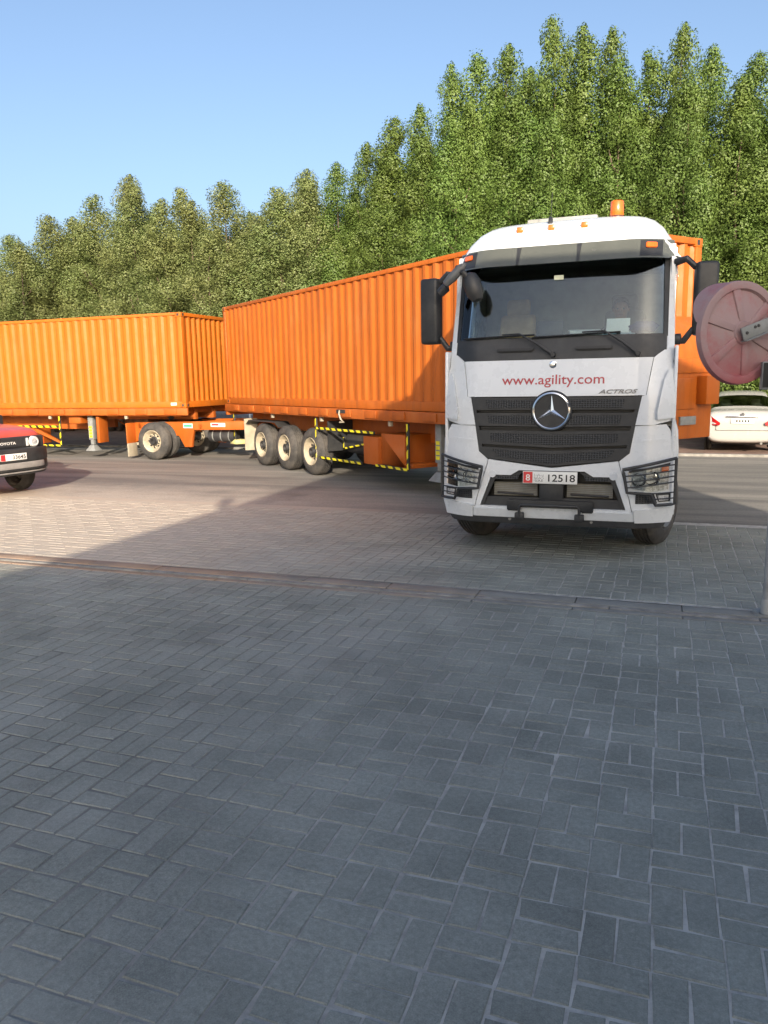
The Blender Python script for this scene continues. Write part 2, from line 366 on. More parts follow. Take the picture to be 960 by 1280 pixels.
# ================================================================== GROUND
def sheet(name, x0, y0, x1, y1, z, mat, parent=None, n=1):
    bm = bmesh.new(); bmesh.ops.create_grid(bm, x_segments=n, y_segments=n, size=0.5)
    for v in bm.verts: v.co = Vector((x0+(v.co.x+0.5)*(x1-x0), y0+(v.co.y+0.5)*(y1-y0), z))
    return link_bm(name, bm, mat, parent, 0)
SAND = simple('sandy_ground', (0.30, 0.235, 0.17), 0.95, var=0.2, scale=0.8, bmp=0.2)
FARP = simple('brown_red_paving', (0.20, 0.125, 0.10), 0.9, var=0.25, scale=3.0, bmp=0.2, dirt=(0.30, 0.24, 0.18), dirt_amt=0.6)
KERB = simple('kerb_concrete', (0.26, 0.25, 0.23), 0.85, var=0.25, scale=5, bmp=0.3, dirt=(0.13, 0.12, 0.11), dirt_amt=0.6)
def kerbo():
    m, nt, b = nodes_of('sand_stained_kerb'); pos = nt.nodes.new('ShaderNodeNewGeometry').outputs['Position']
    sx = nt.nodes.new('ShaderNodeSeparateXYZ'); nt.links.new(pos, sx.inputs[0])
    mr = nt.nodes.new('ShaderNodeMapRange'); mr.inputs[1].default_value = -1.5; mr.inputs[2].default_value = -4.5
    nt.links.new(mth(nt, 'ADD', sx.outputs['X'], mth(nt, 'MULTIPLY', mth(nt, 'SUBTRACT', noise(nt, pos, 1.2, 6), .5), 6.0)), mr.inputs[0])
    c = mixc(nt, mr.outputs[0], mixc(nt, noise(nt, pos, 6, 6), (.16, .17, .165), (.27, .27, .25)), mixc(nt, noise(nt, pos, 4, 6), (.27, .175, .12), (.40, .29, .21)))
    c = mixc(nt, ramp(nt, noise(nt, pos, 2.5, 7, .7), [(.45, 0.0), (.7, .7)]), c, (.14, .135, .125))
    nt.links.new(c, b.inputs['Base Color']); b.inputs['Roughness'].default_value = .9; bump(nt, b, noise(nt, pos, 60, 4), .5, .005); return m
KERBO = kerbo()
tag(sheet('ground', -900, -900, 900, 1500, -0.06, SAND), kind='structure')
GX0, GX1, GY0, GY1, GY2 = -16.0, 9.0, -5.0, 6.60, 11.15
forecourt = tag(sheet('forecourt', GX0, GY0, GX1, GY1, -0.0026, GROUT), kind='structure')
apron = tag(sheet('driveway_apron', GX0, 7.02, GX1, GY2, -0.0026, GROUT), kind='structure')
tag(sheet('road', -120, GY2+0.002, 120, 20.5, -0.006, ASPH), kind='structure')
tag(sheet('far_pavement', -120, 20.62, 120, 32.0, 0.03, FARP), kind='structure')
tag(sheet('verge', -120, 20.5, GX0, 20.501, -0.05, FARP), kind='structure') if False else None
k = MB().b2((-120, 20.502, -0.05), (120, 20.66, 0.06)).build('kerb', KERB, None, 0.015); tag(k, kind='structure')

MOD, JT = 0.243, 0.0070
Minv = cam.matrix_world.inverted()
def project(p):
    q = Minv @ Vector(p)
    if q.z > -0.05: return None
    return (384+768*q.x/-q.z, 512-768*q.y/-q.z, -q.z)
def brick_geo(rng, w, d):
    """one paver, top at z=0, long side along x"""
    j = lambda a=0.0022: rng.uniform(-a, a)
    hx, hy = w/2, d/2; c = 0.0045
    base = [(-hx+j(), -hy+j()), (hx+j(), -hy+j()), (hx+j(), hy+j()), (-hx+j(), hy+j())]
    if rng.random() < 0.4:      # a chipped corner
        i = rng.randrange(4); base[i] = (base[i][0]*(1-rng.uniform(.02, .09)), base[i][1]*(1-rng.uniform(.04, .16)))
    tz = [j(0.0012) for _ in range(4)]
    v = [(x, y, -0.03) for x, y in base]+[(x, y, -0.004) for x, y in base]
    v += [(x-math.copysign(c, x), y-math.copysign(c, y), t) for (x, y), t in zip(base, tz)]
    f = [(8, 9, 10, 11)]
    for a in (0, 4):
        for i in range(4): f.append((a+i, a+(i+1) % 4, a+4+(i+1) % 4, a+4+i))
    return v, f
rng = random.Random(3)
def lay(y0, y1, xoff, yoff):
    out = []
    for i in range(int(math.floor((GX0-xoff)/MOD)), int((GX1-xoff)/MOD)):
        for jy in range(int(math.ceil((y0-yoff)/MOD)), int((y1-yoff)/MOD)):
            x, y = xoff+i*MOD, yoff+jy*MOD
            if x < GX0+0.01 or x+MOD > GX1 or y < y0 or y+MOD > y1+0.001: continue
            # a course is slightly out of line, as laid by hand
            x += 0.006*math.sin(jy*0.55+i*0.2)+0.004*math.sin(jy*1.7)
            if (i+jy) % 2: out += [(x+MOD/2, y+MOD*.25, 0), (x+MOD/2, y+MOD*.75, 0)]
            else: out += [(x+MOD*.25, y+MOD/2, 1), (x+MOD*.75, y+MOD/2, 1)]
    return out
def area(b):
    p = project((b[0], b[1], 0))
    if p is None: return -1
    inside = -40 < p[0] < 808 and -40 < p[1] < 1064
    return 1.0/p[2]**3 if inside else -1
bricks = lay(GY0, GY1, 0.03, GY1-44*MOD)
bricks.sort(key=area, reverse=True)
WB, DB = MOD-JT, MOD/2-JT
var = []
for q in range(8):
    v, f = brick_geo(rng, WB, DB); me = bpy.data.meshes.new('paver'); me.from_pydata(v, [], f); me.materials.append(PAV); var.append(me)
for (x, y, o_) in bricks[:300]:
    o = link_me('paver', var[rng.randrange(8)], forecourt, (x, y, rng.uniform(0.0, 0.0028)),
                (rng.gauss(0, .004), rng.gauss(0, .004), (math.pi/2 if o_ else 0)+rng.choice((0, math.pi))+rng.gauss(0, .006)))
def brick_field(name, lst, parent):
    vs, fs = [], []
    for (x, y, o_) in lst:
        v, f = brick_geo(rng, WB, DB); b = len(vs); a = (math.pi/2 if o_ else 0)+rng.gauss(0, .006); ca, sa = math.cos(a), math.sin(a)
        dz = rng.uniform(0.0, 0.0028)
        vs += [(x+ca*p-sa*q, y+sa*p+ca*q, z+dz) for p, q, z in v]; fs += [tuple(b+i for i in g) for g in f]
    me = bpy.data.meshes.new(name); me.from_pydata(vs, [], fs); me.materials.append(PAV)
    return tag(link_me(name, me, parent), 'grey concrete pavers in basketweave pattern', kind='stuff')
brick_field('pavers', [b for b in bricks[300:] if b[0] > -14], forecourt)
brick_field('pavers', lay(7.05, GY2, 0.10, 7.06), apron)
# drain line between forecourt and apron: two rows of flush edging stones with a gap
gut = tag(sheet('gutter', GX0, GY1+0.002, GX1, 7.018, -0.02, KERBO), kind='structure')
for row, (ya, yb, mt, zt) in enumerate(((6.615, 6.70, KERBO, 0.002), (6.755, 6.83, KERB, -0.004), (6.84, 7.01, KERBO, 0.001))):
    x = GX0+0.02
    while x < GX1-0.7:
        L_ = 0.9 if row != 1 else 1.2
        mm = MB().b2((-L_/2+.003, -(yb-ya)/2, -0.05), (L_/2-.003, (yb-ya)/2, 0)).build('edging_stone', mt, gut, 0.008)
        mm.location = (x+L_/2, (ya+yb)/2+rng.gauss(0, .005), zt+rng.uniform(-.002, .002)); mm.rotation_euler = (rng.gauss(0, .008), rng.gauss(0, .002), rng.gauss(0, .004))
        x += L_
# small litter on the pavers
for (px, py, s_, lab, colr) in ((-0.585, 1.63, .010, 'small pale pebble lying on the near pavers', (0.6, 0.5, 0.47)), (-0.02, 1.75, .007, 'tiny dark pebble on the pavers at lower right', (0.05, 0.05, 0.05))):
    bm = bmesh.new(); bmesh.ops.create_icosphere(bm, subdivisions=2, radius=s_)
    for v in bm.verts: v.co = Vector((v.co.x*1.4, v.co.y, v.co.z*0.55))*(1+random.uniform(-.15, .15))
    tag(link_bm('pebble', bm, simple('pebble_%s' % s_, colr, .8), None, 60, (px, py, s_*0.5)), lab, 'pebble')

# ================================================================== CONTAINERS
def corrugated(mb, a, b, z0, z1, fn, pitch, depth):
    """vertical trapezoid ribs from a to b; fn(t, depth) -> (x, y)"""
    n = max(1, round((b-a)/pitch)); p = (b-a)/n; pts = []
    for i in range(n):
        s = a+i*p
        pts += [(s, 0), (s+.26*p, 0), (s+.5*p, depth), (s+.76*p, depth)]
    pts.append((b, 0)); vs = []
    for (t, d) in pts:
        x, y = fn(t, d); vs += [(x, y, z0), (x, y, z1)]
    mb.add(vs, [(2*i, 2*i+2, 2*i+3, 2*i+1) for i in range(len(pts)-1)])
def container(loc, rz, label, mat, H=2.44, L=12.19, W=2.44):
    """x = length, front at x=0, body towards -x, z from its own floor"""
    t = empty('shipping_container', loc, rz, label, 'container', 'orange containers of the road train')
    w = W/2
    for s in (-1, 1):
        m = MB(); corrugated(m, -L+.14, -.14, .15, H-.06, lambda u, d: (u, s*(w-.012-d)), (.278), .030)
        m.build('side_panel', mat, t, smooth=20)
        MB().b2((-L+.12, s*w-.06 if s > 0 else s*w, H-.075), (-.12, s*w if s > 0 else s*w+.06, H)).build('top_rail', mat, t, .006)
        MB().b2((-L+.12, s*w-.05 if s > 0 else s*w, 0), (-.12, s*w if s > 0 else s*w+.05, .16)).build('bottom_rail', mat, t, .006)
        for x in (-L, 0):
            sg = 1 if x else -1
            lo = (x, s*w-.14 if s > 0 else s*w, .118); hi = (x+sg*.13, s*w if s > 0 else s*w+.14, H-.118)
            MB().b2([min(a, b) for a, b in zip(lo, hi)], [max(a, b) for a, b in zip(lo, hi)]).build('corner_post', mat, t, .01)
            for z in (0, H-.118):
                lo = (x-sg*.004, s*(w+.004)-.166*(s > 0), z-.002*(z == 0)); hi = (x+sg*.178, lo[1]+.166, z+.119)
                c = MB().b2([min(a, b) for a, b in zip(lo, hi)], [max(a, b) for a, b in zip(lo, hi)]).build('corner_casting', mat, t, .008)
                MB().b2((x+sg*.06, s*(w+.005)-.003, z+.03), (x+sg*.12, s*(w+.005)+.003, z+.09)).build('casting_hole', DARK, c) if sg > 0 else \
                    MB().b2((x-.12, s*(w+.005)-.003, z+.03), (x-.06, s*(w+.005)+.003, z+.09)).build('casting_hole', DARK, c)
                if not x:
                    MB().b2((.003, s*(w-.09)-.03, z+.025), (.006, s*(w-.09)+.03, z+.095)).build('casting_hole', DARK, c)
    m = MB(); corrugated(m, -w+.13, w-.13, .16, H-.06, lambda u, d: (-.02-d, u), .235, .045); m.build('front_wall', mat, t, smooth=20)
    MB().b2((-.10, -w+.12, H-.09), (0, w-.12, H-.002)).build('front_header', mat, t, .006)
    MB().b2((-.10, -w+.12, .002), (0, w-.12, .16)).build('front_sill', mat, t, .006)
    m = MB(); n = 42
    for i in range(n):
        a = -L+.1+i*(L-.2)/n; m.add([(a, -w+.05, H-.03), (a+.12, -w+.05, H-.03), (a+.15, -w+.05, H-.012), (a+(L-.2)/n, -w+.05, H-.03), (a, w-.05, H-.03), (a+.12, w-.05, H-.03), (a+.15, w-.05, H-.012), (a+(L-.2)/n, w-.05, H-.03)], [(0, 1, 5, 4), (1, 2, 6, 5), (2, 3, 7, 6)])
    m.build('roof', mat, t)
    MB().b2((-L+.1, -w+.06, .10), (-.1, w-.06, .14)).build('floor', DARK, t)
    for s in (-1, 1):
        d = MB().b2((-L+.01, s*.61-.59, .15), (-L+.06, s*.61+.59, H-.1)).build('door', mat, t, .01)
        for yy in (-.25, .25): MB().tube([(-L-.02, s*.61+yy, .1), (-L-.02, s*.61+yy, H-.06)], .018).build('lock_rod', GREYST, d)
    return t
A1 = R(-37.0); H1 = Vector((math.cos(A1), math.sin(A1), 0)); NR1 = Vector((H1.y, -H1.x, 0))
rear_near = Vector((-10.78, 17.75, 0)); LEN = 12.19
base1 = rear_near + H1*LEN - NR1*1.22
cont1 = container((base1.x, base1.y, 1.47), A1, 'long weathered orange container right behind the white truck cab', ORANGE_D)
base2 = Vector((-11.75, 17.3+1.22, 0))
cont2 = container((base2.x, base2.y, 1.38), R(0.0), 'orange container at the left edge, on the rear trailer of the road train', ORANGE, H=2.43)
MB().b2((-0.46, -1.225, .06), (-0.28, -1.222, .13)).build('corner_label', WHITES, cont2)

# ================================================================== WHEELS
def wheel(parent, loc, rz=0.0, r=0.51, w=0.36, side=1, rim=RIMC, holes=True, rimr=None, name='wheel', dual=False):
    """axle along x, outer face towards +x*side; wheel > tyre, rim"""
    rimr = rimr or r*0.57; hw = w/2
    prof = [(-hw+.03, rimr), (-hw, rimr+.04), (-hw+.01, r-.10), (-hw+.04, r-.03), (-hw+.08, r-.004)]
    ng = 4; gr = []
    for g in range(ng):
        t0 = -hw+.08+(w-.16)*(g+.5)/ng-.012; gr += [(t0, r), (t0+.004, r-.014), (t0+.02, r-.014), (t0+.024, r)]
    prof += gr + [(hw-.08, r-.004), (hw-.04, r-.03), (hw-.01, r-.10), (hw, rimr+.04), (hw-.03, rimr)]
    hub = MB().lathe([(side*(hw-.20), .02), (side*(hw-.02), .06), (side*(hw-.02), .09), (side*(hw-.09), .10), (side*(hw-.11), .13)], n=20)
    hb = hub.build(name, rim if rim is not RIMC else DARK, parent, loc=loc, rot=(0, 0, rz))
    MB().lathe(prof, n=40).build('tyre', RUBBER, hb, smooth=40)
    d = side
    rp = [(d*(hw-.025), rimr+.012), (d*(hw-.005), rimr+.004), (d*(hw-.02), rimr-.02), (d*(hw-.06), rimr-.05), (d*(hw-.12), rimr-.09), (d*(hw-.13), .14), (d*(hw-.11), .10), (-d*(hw-.04), rimr-.02)]
    rm = MB().lathe(rp[:7], n=36).lathe([(d*(hw-.03), rimr), (-d*(hw-.03), rimr)], n=36).build('rim', rim, hb, smooth=45)
    m = MB()
    if holes:
        for k in range(8):
            a = k*math.pi/4; rr = rimr-.105
            m.lathe([(d*(hw-.118), 0.001), (d*(hw-.118), .026)], o=(0, rr*math.cos(a), rr*math.sin(a)), n=10)
        m.build('hand_holes', BLACKT, rm)['kind'] = 'stuff'
        m = MB()
        for k in range(10):
            a = k*math.pi/5+.2; m.lathe([(d*(hw-.13), .016), (d*(hw-.10), .014), (d*(hw-.10), .001)], o=(0, .155*math.cos(a), .155*math.sin(a)), n=6)
        m.build('wheel_nuts', DARK, rm)['kind'] = 'stuff'
    return hb

# ================================================================== TRAILERS (same local frame as their container)
def trailer(loc, rz, label, mat, zb, near_parts, L=12.3, W=2.5):
    t = empty('flatbed_trailer', loc, rz, label, 'trailer', 'orange trailers of the road train'); w = W/2
    for s in (-1, 1):
        lo, hi = (s*w-.06, s*w) if s > 0 else (s*w, s*w+.06)
        MB().b2((-L, lo, zb-.20), (.05, hi, zb-.012)).build('side_rail', mat, t, .008)
        for x in np.arange(-L+.6, -.2, .92):
            y0 = s*w; MB().b2((x, min(y0, y0+s*.028), zb-.17), (x+.38, max(y0, y0+s*.028), zb-.03)).build('rail_pocket', mat, t, .006)
        MB().b2((-L+.1, s*.45-.07, zb-.62), (-3.6, s*.45+.07, zb-.02)).b2((-3.6, s*.45-.07, zb-.34), (-.2, s*.45+.07, zb-.021)).build('chassis_beam', mat, t, .008)
        for x in (-9.6, -7.2, -4.6, -2.0): MB().b2((x, s*(w-.09)-.03, zb-.30), (x+.08, s*(w-.09)+.03, zb-.20)).build('twist_lock', CREAM, t, .005)
    for x in np.arange(-L+.4, -.3, 1.05):
        MB().b2((x, -w+.061, zb-.16), (x+.10, w-.061, zb-.016)).build('cross_member', mat, t)
    MB().b2((-L-.02, -w+.02, zb-.30), (-L+.08, w-.02, zb-.014)).build('rear_bumper', mat, t, .01)
    for x in (-10.15, -8.88, -7.6):
        MB().tube([(x, -1.0, .51), (x, 1.0, .51)], .075, 10).build('axle', DARK, t)
        for s in (-1, 1):
            hb = wheel(t, (x, s*1.055, .51), s*math.pi/2 if s > 0 else -math.pi/2, r=.51, w=.36, side=1)
        for s in (-1, 1): MB().prism([(x-.5, .78), (x-.25, .62), (x+.25, .62), (x+.5, .78), (x+.2, .70), (x-.2, .70)], 'y', s*.5-.04, s*.5+.04).build('leaf_spring', DARK, t)
    for s in (-1, 1):   # landing legs
        lg = MB().b2((-3.36, s*.98-.075, zb-.88), (-3.20, s*.98+.075, zb-.2)).b2((-3.33, s*.98-.055, zb-1.02), (-3.23, s*.98+.055, zb-.87)).build('landing_leg', GREYP, t, .01)
        MB().add([(-3.45, s*.98-.16, .28+zb-1.47), (-3.11, s*.98-.16, .28+zb-1.47), (-3.11, s*.98+.16, .28+zb-1.47), (-3.45, s*.98+.16, .28+zb-1.47), (-3.34, s*.98-.07, .44+zb-1.47), (-3.22, s*.98-.07, .44+zb-1.47), (-3.22, s*.98+.07, .44+zb-1.47), (-3.34, s*.98+.07, .44+zb-1.47)],
                 [(3, 2, 1, 0), (4, 5, 6, 7), (0, 1, 5, 4), (1, 2, 6, 5), (2, 3, 7, 6), (3, 0, 4, 7)]).build('foot', CREAM if s > 0 else GREYP, lg, .006)
        MB().tube([(-3.3, s*.9, zb-.75), (-3.7, s*.45, zb-.35)], .025).build('brace', mat, lg)
        if s < 0:
            for k in range(4):
                z = zb-.82+k*.085
                MB().b2((-3.33, -1.062, z), (-3.23, -1.057, z+.06)).build('reflective_mark', simple('yellow_reflector', (.78, .66, .02), .4), lg)
    near_parts(t, w, zb)
    return t
def tape_bar(t, p0, p1, wd=.05, y=-1.2, nm='side_guard_bar'):
    """guard tube with hazard tape on its outer face; points in (x, z)"""
    (x0, z0), (x1, z1) = p0, p1; L_ = math.hypot(x1-x0, z1-z0); a = math.atan2(z1-z0, x1-x0)
    o = MB().b2((0, -.02, -wd/2), (L_, .02, wd/2)).build(nm, DARK, t, .004, loc=(x0, y, z0), rot=(0, -a, 0))
    MB().b2((.005, -.0245, -wd/2+.003), (L_-.005, -.0215, wd/2-.003)).build('hazard_tape', TAPE, o)
def parts1(t, w, zb):
    tape_bar(t, (-7.33, .40), (-7.33, 1.24)); tape_bar(t, (-7.31, 1.03), (-5.05, 1.03)); tape_bar(t, (-7.31, .42), (-5.52, .42))
    tape_bar(t, (-5.0, .43), (-3.95, .43)); tape_bar(t, (-3.95, .43), (-3.95, 1.24)); tape_bar(t, (-6.7, .62), (-5.6, .80), .04, -.86, 'air_tank_strap')
    tape_bar(t, (-6.75, .62), (-6.75, .85), .04, -.86, 'air_tank_strap')
    bx = MB().b2((-5.5, -1.17, .42), (-4.98, -.35, .95)).build('tool_box', mat1, t, .012)
    MB().b2((-4.978, -1.10, .44), (-4.2, -.35, 1.02)).b2((-4.2, -1.1, .44), (-3.95, -.40, .52)).build('side_cabinet', mat1, t, .012)
    MB().tube([(-6.8, -.62, .72), (-5.65, -.62, .72)], .22, 20).build('air_tank', DARK, t)
    MB().b2((-7.0, -1.12, .55), (-6.97, -.45, 1.18)).build('mud_flap', BLACKP, t)
    MB().tube([(-6.2, -1.275, 1.42), (-6.17, -1.31, 1.36), (-6.12, -1.30, 1.25), (-6.02, -1.29, 1.20), (-6.18, -1.29, 1.19)], .018, 6).build('hook', CREAM, t)
    MB().b2((-6.32, -1.282, 1.37), (-5.98, -1.256, 1.44)).build('hook_recess', DARK, t)
    tape_bar(t, (-12.05, .42), (-12.05, 1.2), .05, -1.1, 'rear_guard'); MB().b2((-12.32, -1.15, .40), (-11.95, -.85, .52)).build('rear_lamp', simple('pale_yellow', (.62, .58, .25), .5), t, .02)
    MB().b2((-12.36, -1.2, .78), (-12.3, -.85, 1.0)).build('number_board', CREAM, t, .005)
    MB().prism([(-11.1, .96), (-10.9, 1.06), (-9.4, 1.06), (-9.2, .96), (-9.4, 1.085), (-10.9, 1.085)], 'y', -1.2, -.85).build('mudguard', DARK, t)
    MB().b2((-11.2, -1.2, .30), (-11.17, -.85, 1.1)).build('mud_flap', CREAM, t)
mat1 = TRAIL
trailer1 = trailer((base1.x, base1.y, 0), A1, 'orange flatbed trailer under the middle container, three axles with cream rims', TRAIL, 1.47, parts1)
# bulkhead standing at the front of the first trailer, between cab and container
def bulkhead(t, w):
    m = MB(); m.prism([(.06, 1.10), (.30, 1.10), (.30, 2.30), (.22, 2.62), (.06, 2.82)], 'y', -w+.04, w-.02)
    b = m.build('front_bulkhead', ORANGE_D, t, .02)
    MB().b2((.301, -1.0, 2.02), (.325, 1.12, 2.22)).build('stiffener', ORANGE_D, b, .01)
    MB().b2((.301, -1.0, 1.52), (.325, 0.78, 1.95)).build('lower_panel', ORANGE_D, b, .01)
    MB().b2((.301, .82, 1.58), (.47, 1.12, 1.98)).build('valve_box', ORANGE_D, b, .015)
    MB().b2((.301, .45, 1.30), (.335, .80, 1.42)).build('label', GREYP, b, .004)
    for yy, c in ((.15, (.5, .03, .03)), (.28, (.05, .1, .3))):
        MB().tube([(.32, yy, 1.35), (.38, yy-.05, 1.25), (.46, yy-.3, 1.12), (.60, yy-.5, 1.15)], .018, 6).build('air_hose', DARK, b)
    for yy in (-.1, .1, .3): MB().tube([(.30, yy, 1.36), (.36, yy, 1.36)], .035, 8).build('coupling', GREYST, b)
bulkhead(trailer1, 1.22)
def parts2(t, w, zb):
    tape_bar(t, (-6.6, .87), (-4.25, .87), .06); tape_bar(t, (-4.2, .36), (-4.2, 1.16)); tape_bar(t, (-5.3, .34), (-4.2, .34), .05); tape_bar(t, (-6.6, .36), (-6.6, 1.16))
    MB().b2((-5.3, -1.15, .36), (-5.2, -.5, .86)).build('side_panel', mat1, t, .01)
    MB().add([(-5.2, -1.12, .84), (-4.3, -1.12, .44), (-4.3, -1.12, .38), (-5.2, -1.12, .72), (-5.2, -1.05, .84), (-4.3, -1.05, .44), (-4.3, -1.05, .38), (-5.2, -1.05, .72)],
             [(0, 1, 2, 3), (7, 6, 5, 4), (0, 4, 5, 1), (1, 5, 6, 2), (2, 6, 7, 3), (3, 7, 4, 0)]).build('diagonal_brace', mat1, t)
    MB().b2((-3.02, -1.12, .42), (-2.93, -.75, 1.15)).build('step_plate', mat1, t, .01)
    MB().b2((-3.95, -1.12, .95), (-3.55, -.6, 1.12)).build('side_panel', mat1, t, .01)
    MB().b2((-.66, -1.262, 1.22), (-.30, -1.258, 1.32)).build('green_label', WHITES, t); MB().b2((-.64, -1.266, 1.235), (-.32, -1.263, 1.262)).b2((-.64, -1.266, 1.278), (-.32, -1.263, 1.305)).build('label_print', GREENS, t)
    MB().b2((-2.55, -.5, .42), (-1.75, .5, 1.05)).build('spare_wheel_carrier', simple('rusty_steel', (.14, .06, .03), .8, var=.3), t, .05)
trailer2 = trailer((base2.x, base2.y, 0), 0.0, 'orange rear trailer at the left with landing leg and yellow hazard tape', TRAIL, 1.38, parts2)

# converter dolly that couples the rear trailer to the front one
def dolly():
    d = empty('converter_dolly', (-12.8, 17.25, 0), R(-3), 'orange dolly with dual wheels coupling the two container trailers', 'dolly')
    for s, y in ((-1, .42), (1, 1.98)):
        MB().prism([(-.95, .97), (2.5, 1.03), (2.9, 1.0), (2.9, .80), (1.05, .78), (1.0, .62), (.95, .32), (.72, .32), (.55, .62), (-.55, .62), (-.88, .45), (-.97, .45)], 'y', y-.05, y+.05).build('side_frame', mat1, d, .012)
    for x in (-.8, 1.2, 2.6): MB().b2((x, .37, .80), (x+.12, 2.03, .95)).build('cross_member', mat1, d, .01)
    MB().b2((-.93, .02, .42), (-.90, .52, .97)).build('rear_plate', mat1, d, .008); MB().b2((-.90, .02, .80), (.1, .42, .98)).build('mudguard', mat1, d, .02) if False else None
    MB().b2((-.90, .0, .06), (-.875, .36, .42)).build('mud_flap', CREAM, d, .004)
    MB().tube([(0, .2, .5), (0, 2.2, .5)], .08, 10).build('axle', DARK, d)
    for y, s in ((.06, -1), (.41, 1), (1.99, -1), (2.34, 1)):
        wheel(d, (0, y, .5), math.pi/2 if s > 0 else -math.pi/2, r=.5, w=.29, side=1)
    MB().lathe([(1.03, .05), (1.03, .45), (1.10, .47), (1.12, .45), (1.12, .05)], o=(0, 1.2, 0), axis='z', n=28).build('turntable', DARK, d)
    MB().add([(2.9, .4, .82), (2.9, 2.0, .82), (4.2, 1.25, .80), (4.2, 1.15, .80), (2.9, .4, .98), (2.9, 2.0, .98), (4.2, 1.25, .92), (4.2, 1.15, .92)], [(0, 1, 2, 3), (7, 6, 5, 4), (0, 4, 5, 1), (1, 5, 6, 2), (2, 6, 7, 3), (3, 7, 4, 0)]).build('tow_bar', mat1, d, .01)
    MB().tube([(1.35, .72, .62), (2.15, .72, .62)], .17, 18).build('air_tank', DARK, d)
    for x in (1.5, 1.75, 2.0): MB().lathe([(-.015, .175), (.015, .175)], o=(x, .72, .62), n=18).build('tank_strap', GREYP, d)
    MB().b2((.72, .362, .83), (1.02, .366, .95)).build('label', WHITES, d); MB().b2((.74, .358, .86), (1.0, .361, .92)).build('label_print', GREENS, d)
    MB().b2((1.6, .362, .87), (2.05, .366, .97)).build('label', WHITES, d); MB().b2((1.63, .358, .90), (1.85, .361, .95)).build('label_print', REDT, d)
    return d
dolly()

# ================================================================== TRUCK  (local: x right, y from front to back, z up)
TX, TY = -1.115, 8.35
truck = empty('truck_tractor', (TX, TY, 0), 0, 'white truck tractor unit facing the camera with red web address on its front', 'truck')
def Pz(z):
    return float(np.interp(z, [.38, .48, .6, 1.1, 1.8, 2.25, 3.15, 3.35, 3.5, 3.65], [.06, .05, 0, .02, .06, .14, .42, .52, .75, 1.2]))
def Yf(x, z):
    s = min(1.15, abs(x)/1.25); k = max(0.0, (s-.66)/.34)
    return Pz(z)+.035*s*s+.20*k**2.0
def patch(name, polys, off, thick, mat, parent, dx=.05, dz=.09, bevel=0.0, yfn=None, smooth=40, box=None):
    """panels that follow the cab front: polygons in (x, z) cut into a grid, laid on the front skin, given thickness"""
    yfn = yfn or Yf; bm = bmesh.new()
    if polys and not isinstance(polys[0][0], (tuple, list)): polys = [polys]
    for poly in polys:
        bm.faces.new([bm.verts.new((x, 0, z)) for x, z in poly])
    xs = [v.co.x for v in bm.verts]; zs = [v.co.z for v in bm.verts]
    for a in np.arange(math.floor(min(xs)/dx)*dx, max(xs), dx):
        bmesh.ops.bisect_plane(bm, geom=bm.verts[:]+bm.edges[:]+bm.faces[:], plane_co=(a, 0, 0), plane_no=(1, 0, 0), dist=1e-4)
    for a in np.arange(math.floor(min(zs)/dz)*dz, max(zs), dz):
        bmesh.ops.bisect_plane(bm, geom=bm.verts[:]+bm.edges[:]+bm.faces[:], plane_co=(0, 0, a), plane_no=(0, 0, 1), dist=1e-4)
    bmesh.ops.remove_doubles(bm, verts=bm.verts, dist=3e-4)
    for v in bm.verts: v.co.y = yfn(v.co.x, v.co.z)+off
    if thick:
        r = bmesh.ops.extrude_face_region(bm, geom=bm.faces[:])
        for g in r['geom']:
            if isinstance(g, bmesh.types.BMVert): g.co.y += thick
    bmesh.ops.recalc_face_normals(bm, faces=bm.faces)
    if bevel:
        es = [e for e in bm.edges if len(e.link_faces) == 2 and e.calc_face_angle(0) > R(50)]
        bmesh.ops.bevel(bm, geom=es, offset=bevel, segments=2, affect='EDGES', clamp_overlap=True)
    return link_bm(name, bm, mat, parent, smooth)
def mir(poly): return [(-x, z) for x, z in reversed(poly)]
def onf(off=0.0, dx=0.0, dz=0.0):
    return lambda x, h, d: Vector((x+dx, Yf(x+dx, h+dz)+off-d, h+dz))

# front panel, lettering
fp = patch('front_panel', [(-.995, 2.185), (.995, 2.185), (.938, 1.797), (-.938, 1.797)], 0.0, .03, WHITE, truck, bevel=.008)
text('web_address', 'www.agility.com', .145, REDT, fp, onf(-.003, -.02, 1.925), width=1.08, bold=.0012)
text('model_lettering', 'ACTROS', .058, GREYST, fp, onf(-.012, .66, 1.822), width=.39, ext=.003, shear=.35, bold=.0008)
em = MB().lathe([(-.012, .001), (-.012, .030), (-.008, .038), (.004, .040)], o=(0, 0, 0), axis='y', n=24).build('round_badge', CHROME, fp, loc=(-.017, Yf(0, 2.13), 2.13))
# corner deflectors
for s in (-1, 1):
    P = [(-1.155, 2.262), (-1.10, 2.258), (-1.04, 2.215), (-1.0, 2.18), (-.942, 1.80), (-.90, 1.79), (-.845, 1.492), (-1.02, 1.49), (-1.21, 1.535), (-1.235, 1.70), (-1.20, 2.09)]
    d = patch('corner_deflector', P if s < 0 else mir(P), -.012, .05, WHITE, truck, bevel=.012)
    Q = [(-1.235, 2.075), (-1.15, 2.06), (-1.105, 1.95), (-1.05, 1.62), (-1.06, 1.545), (-1.235, 1.56)]
    patch('outer_vane', Q if s < 0 else mir(Q), -.055, .05, WHITE, d, bevel=.012)
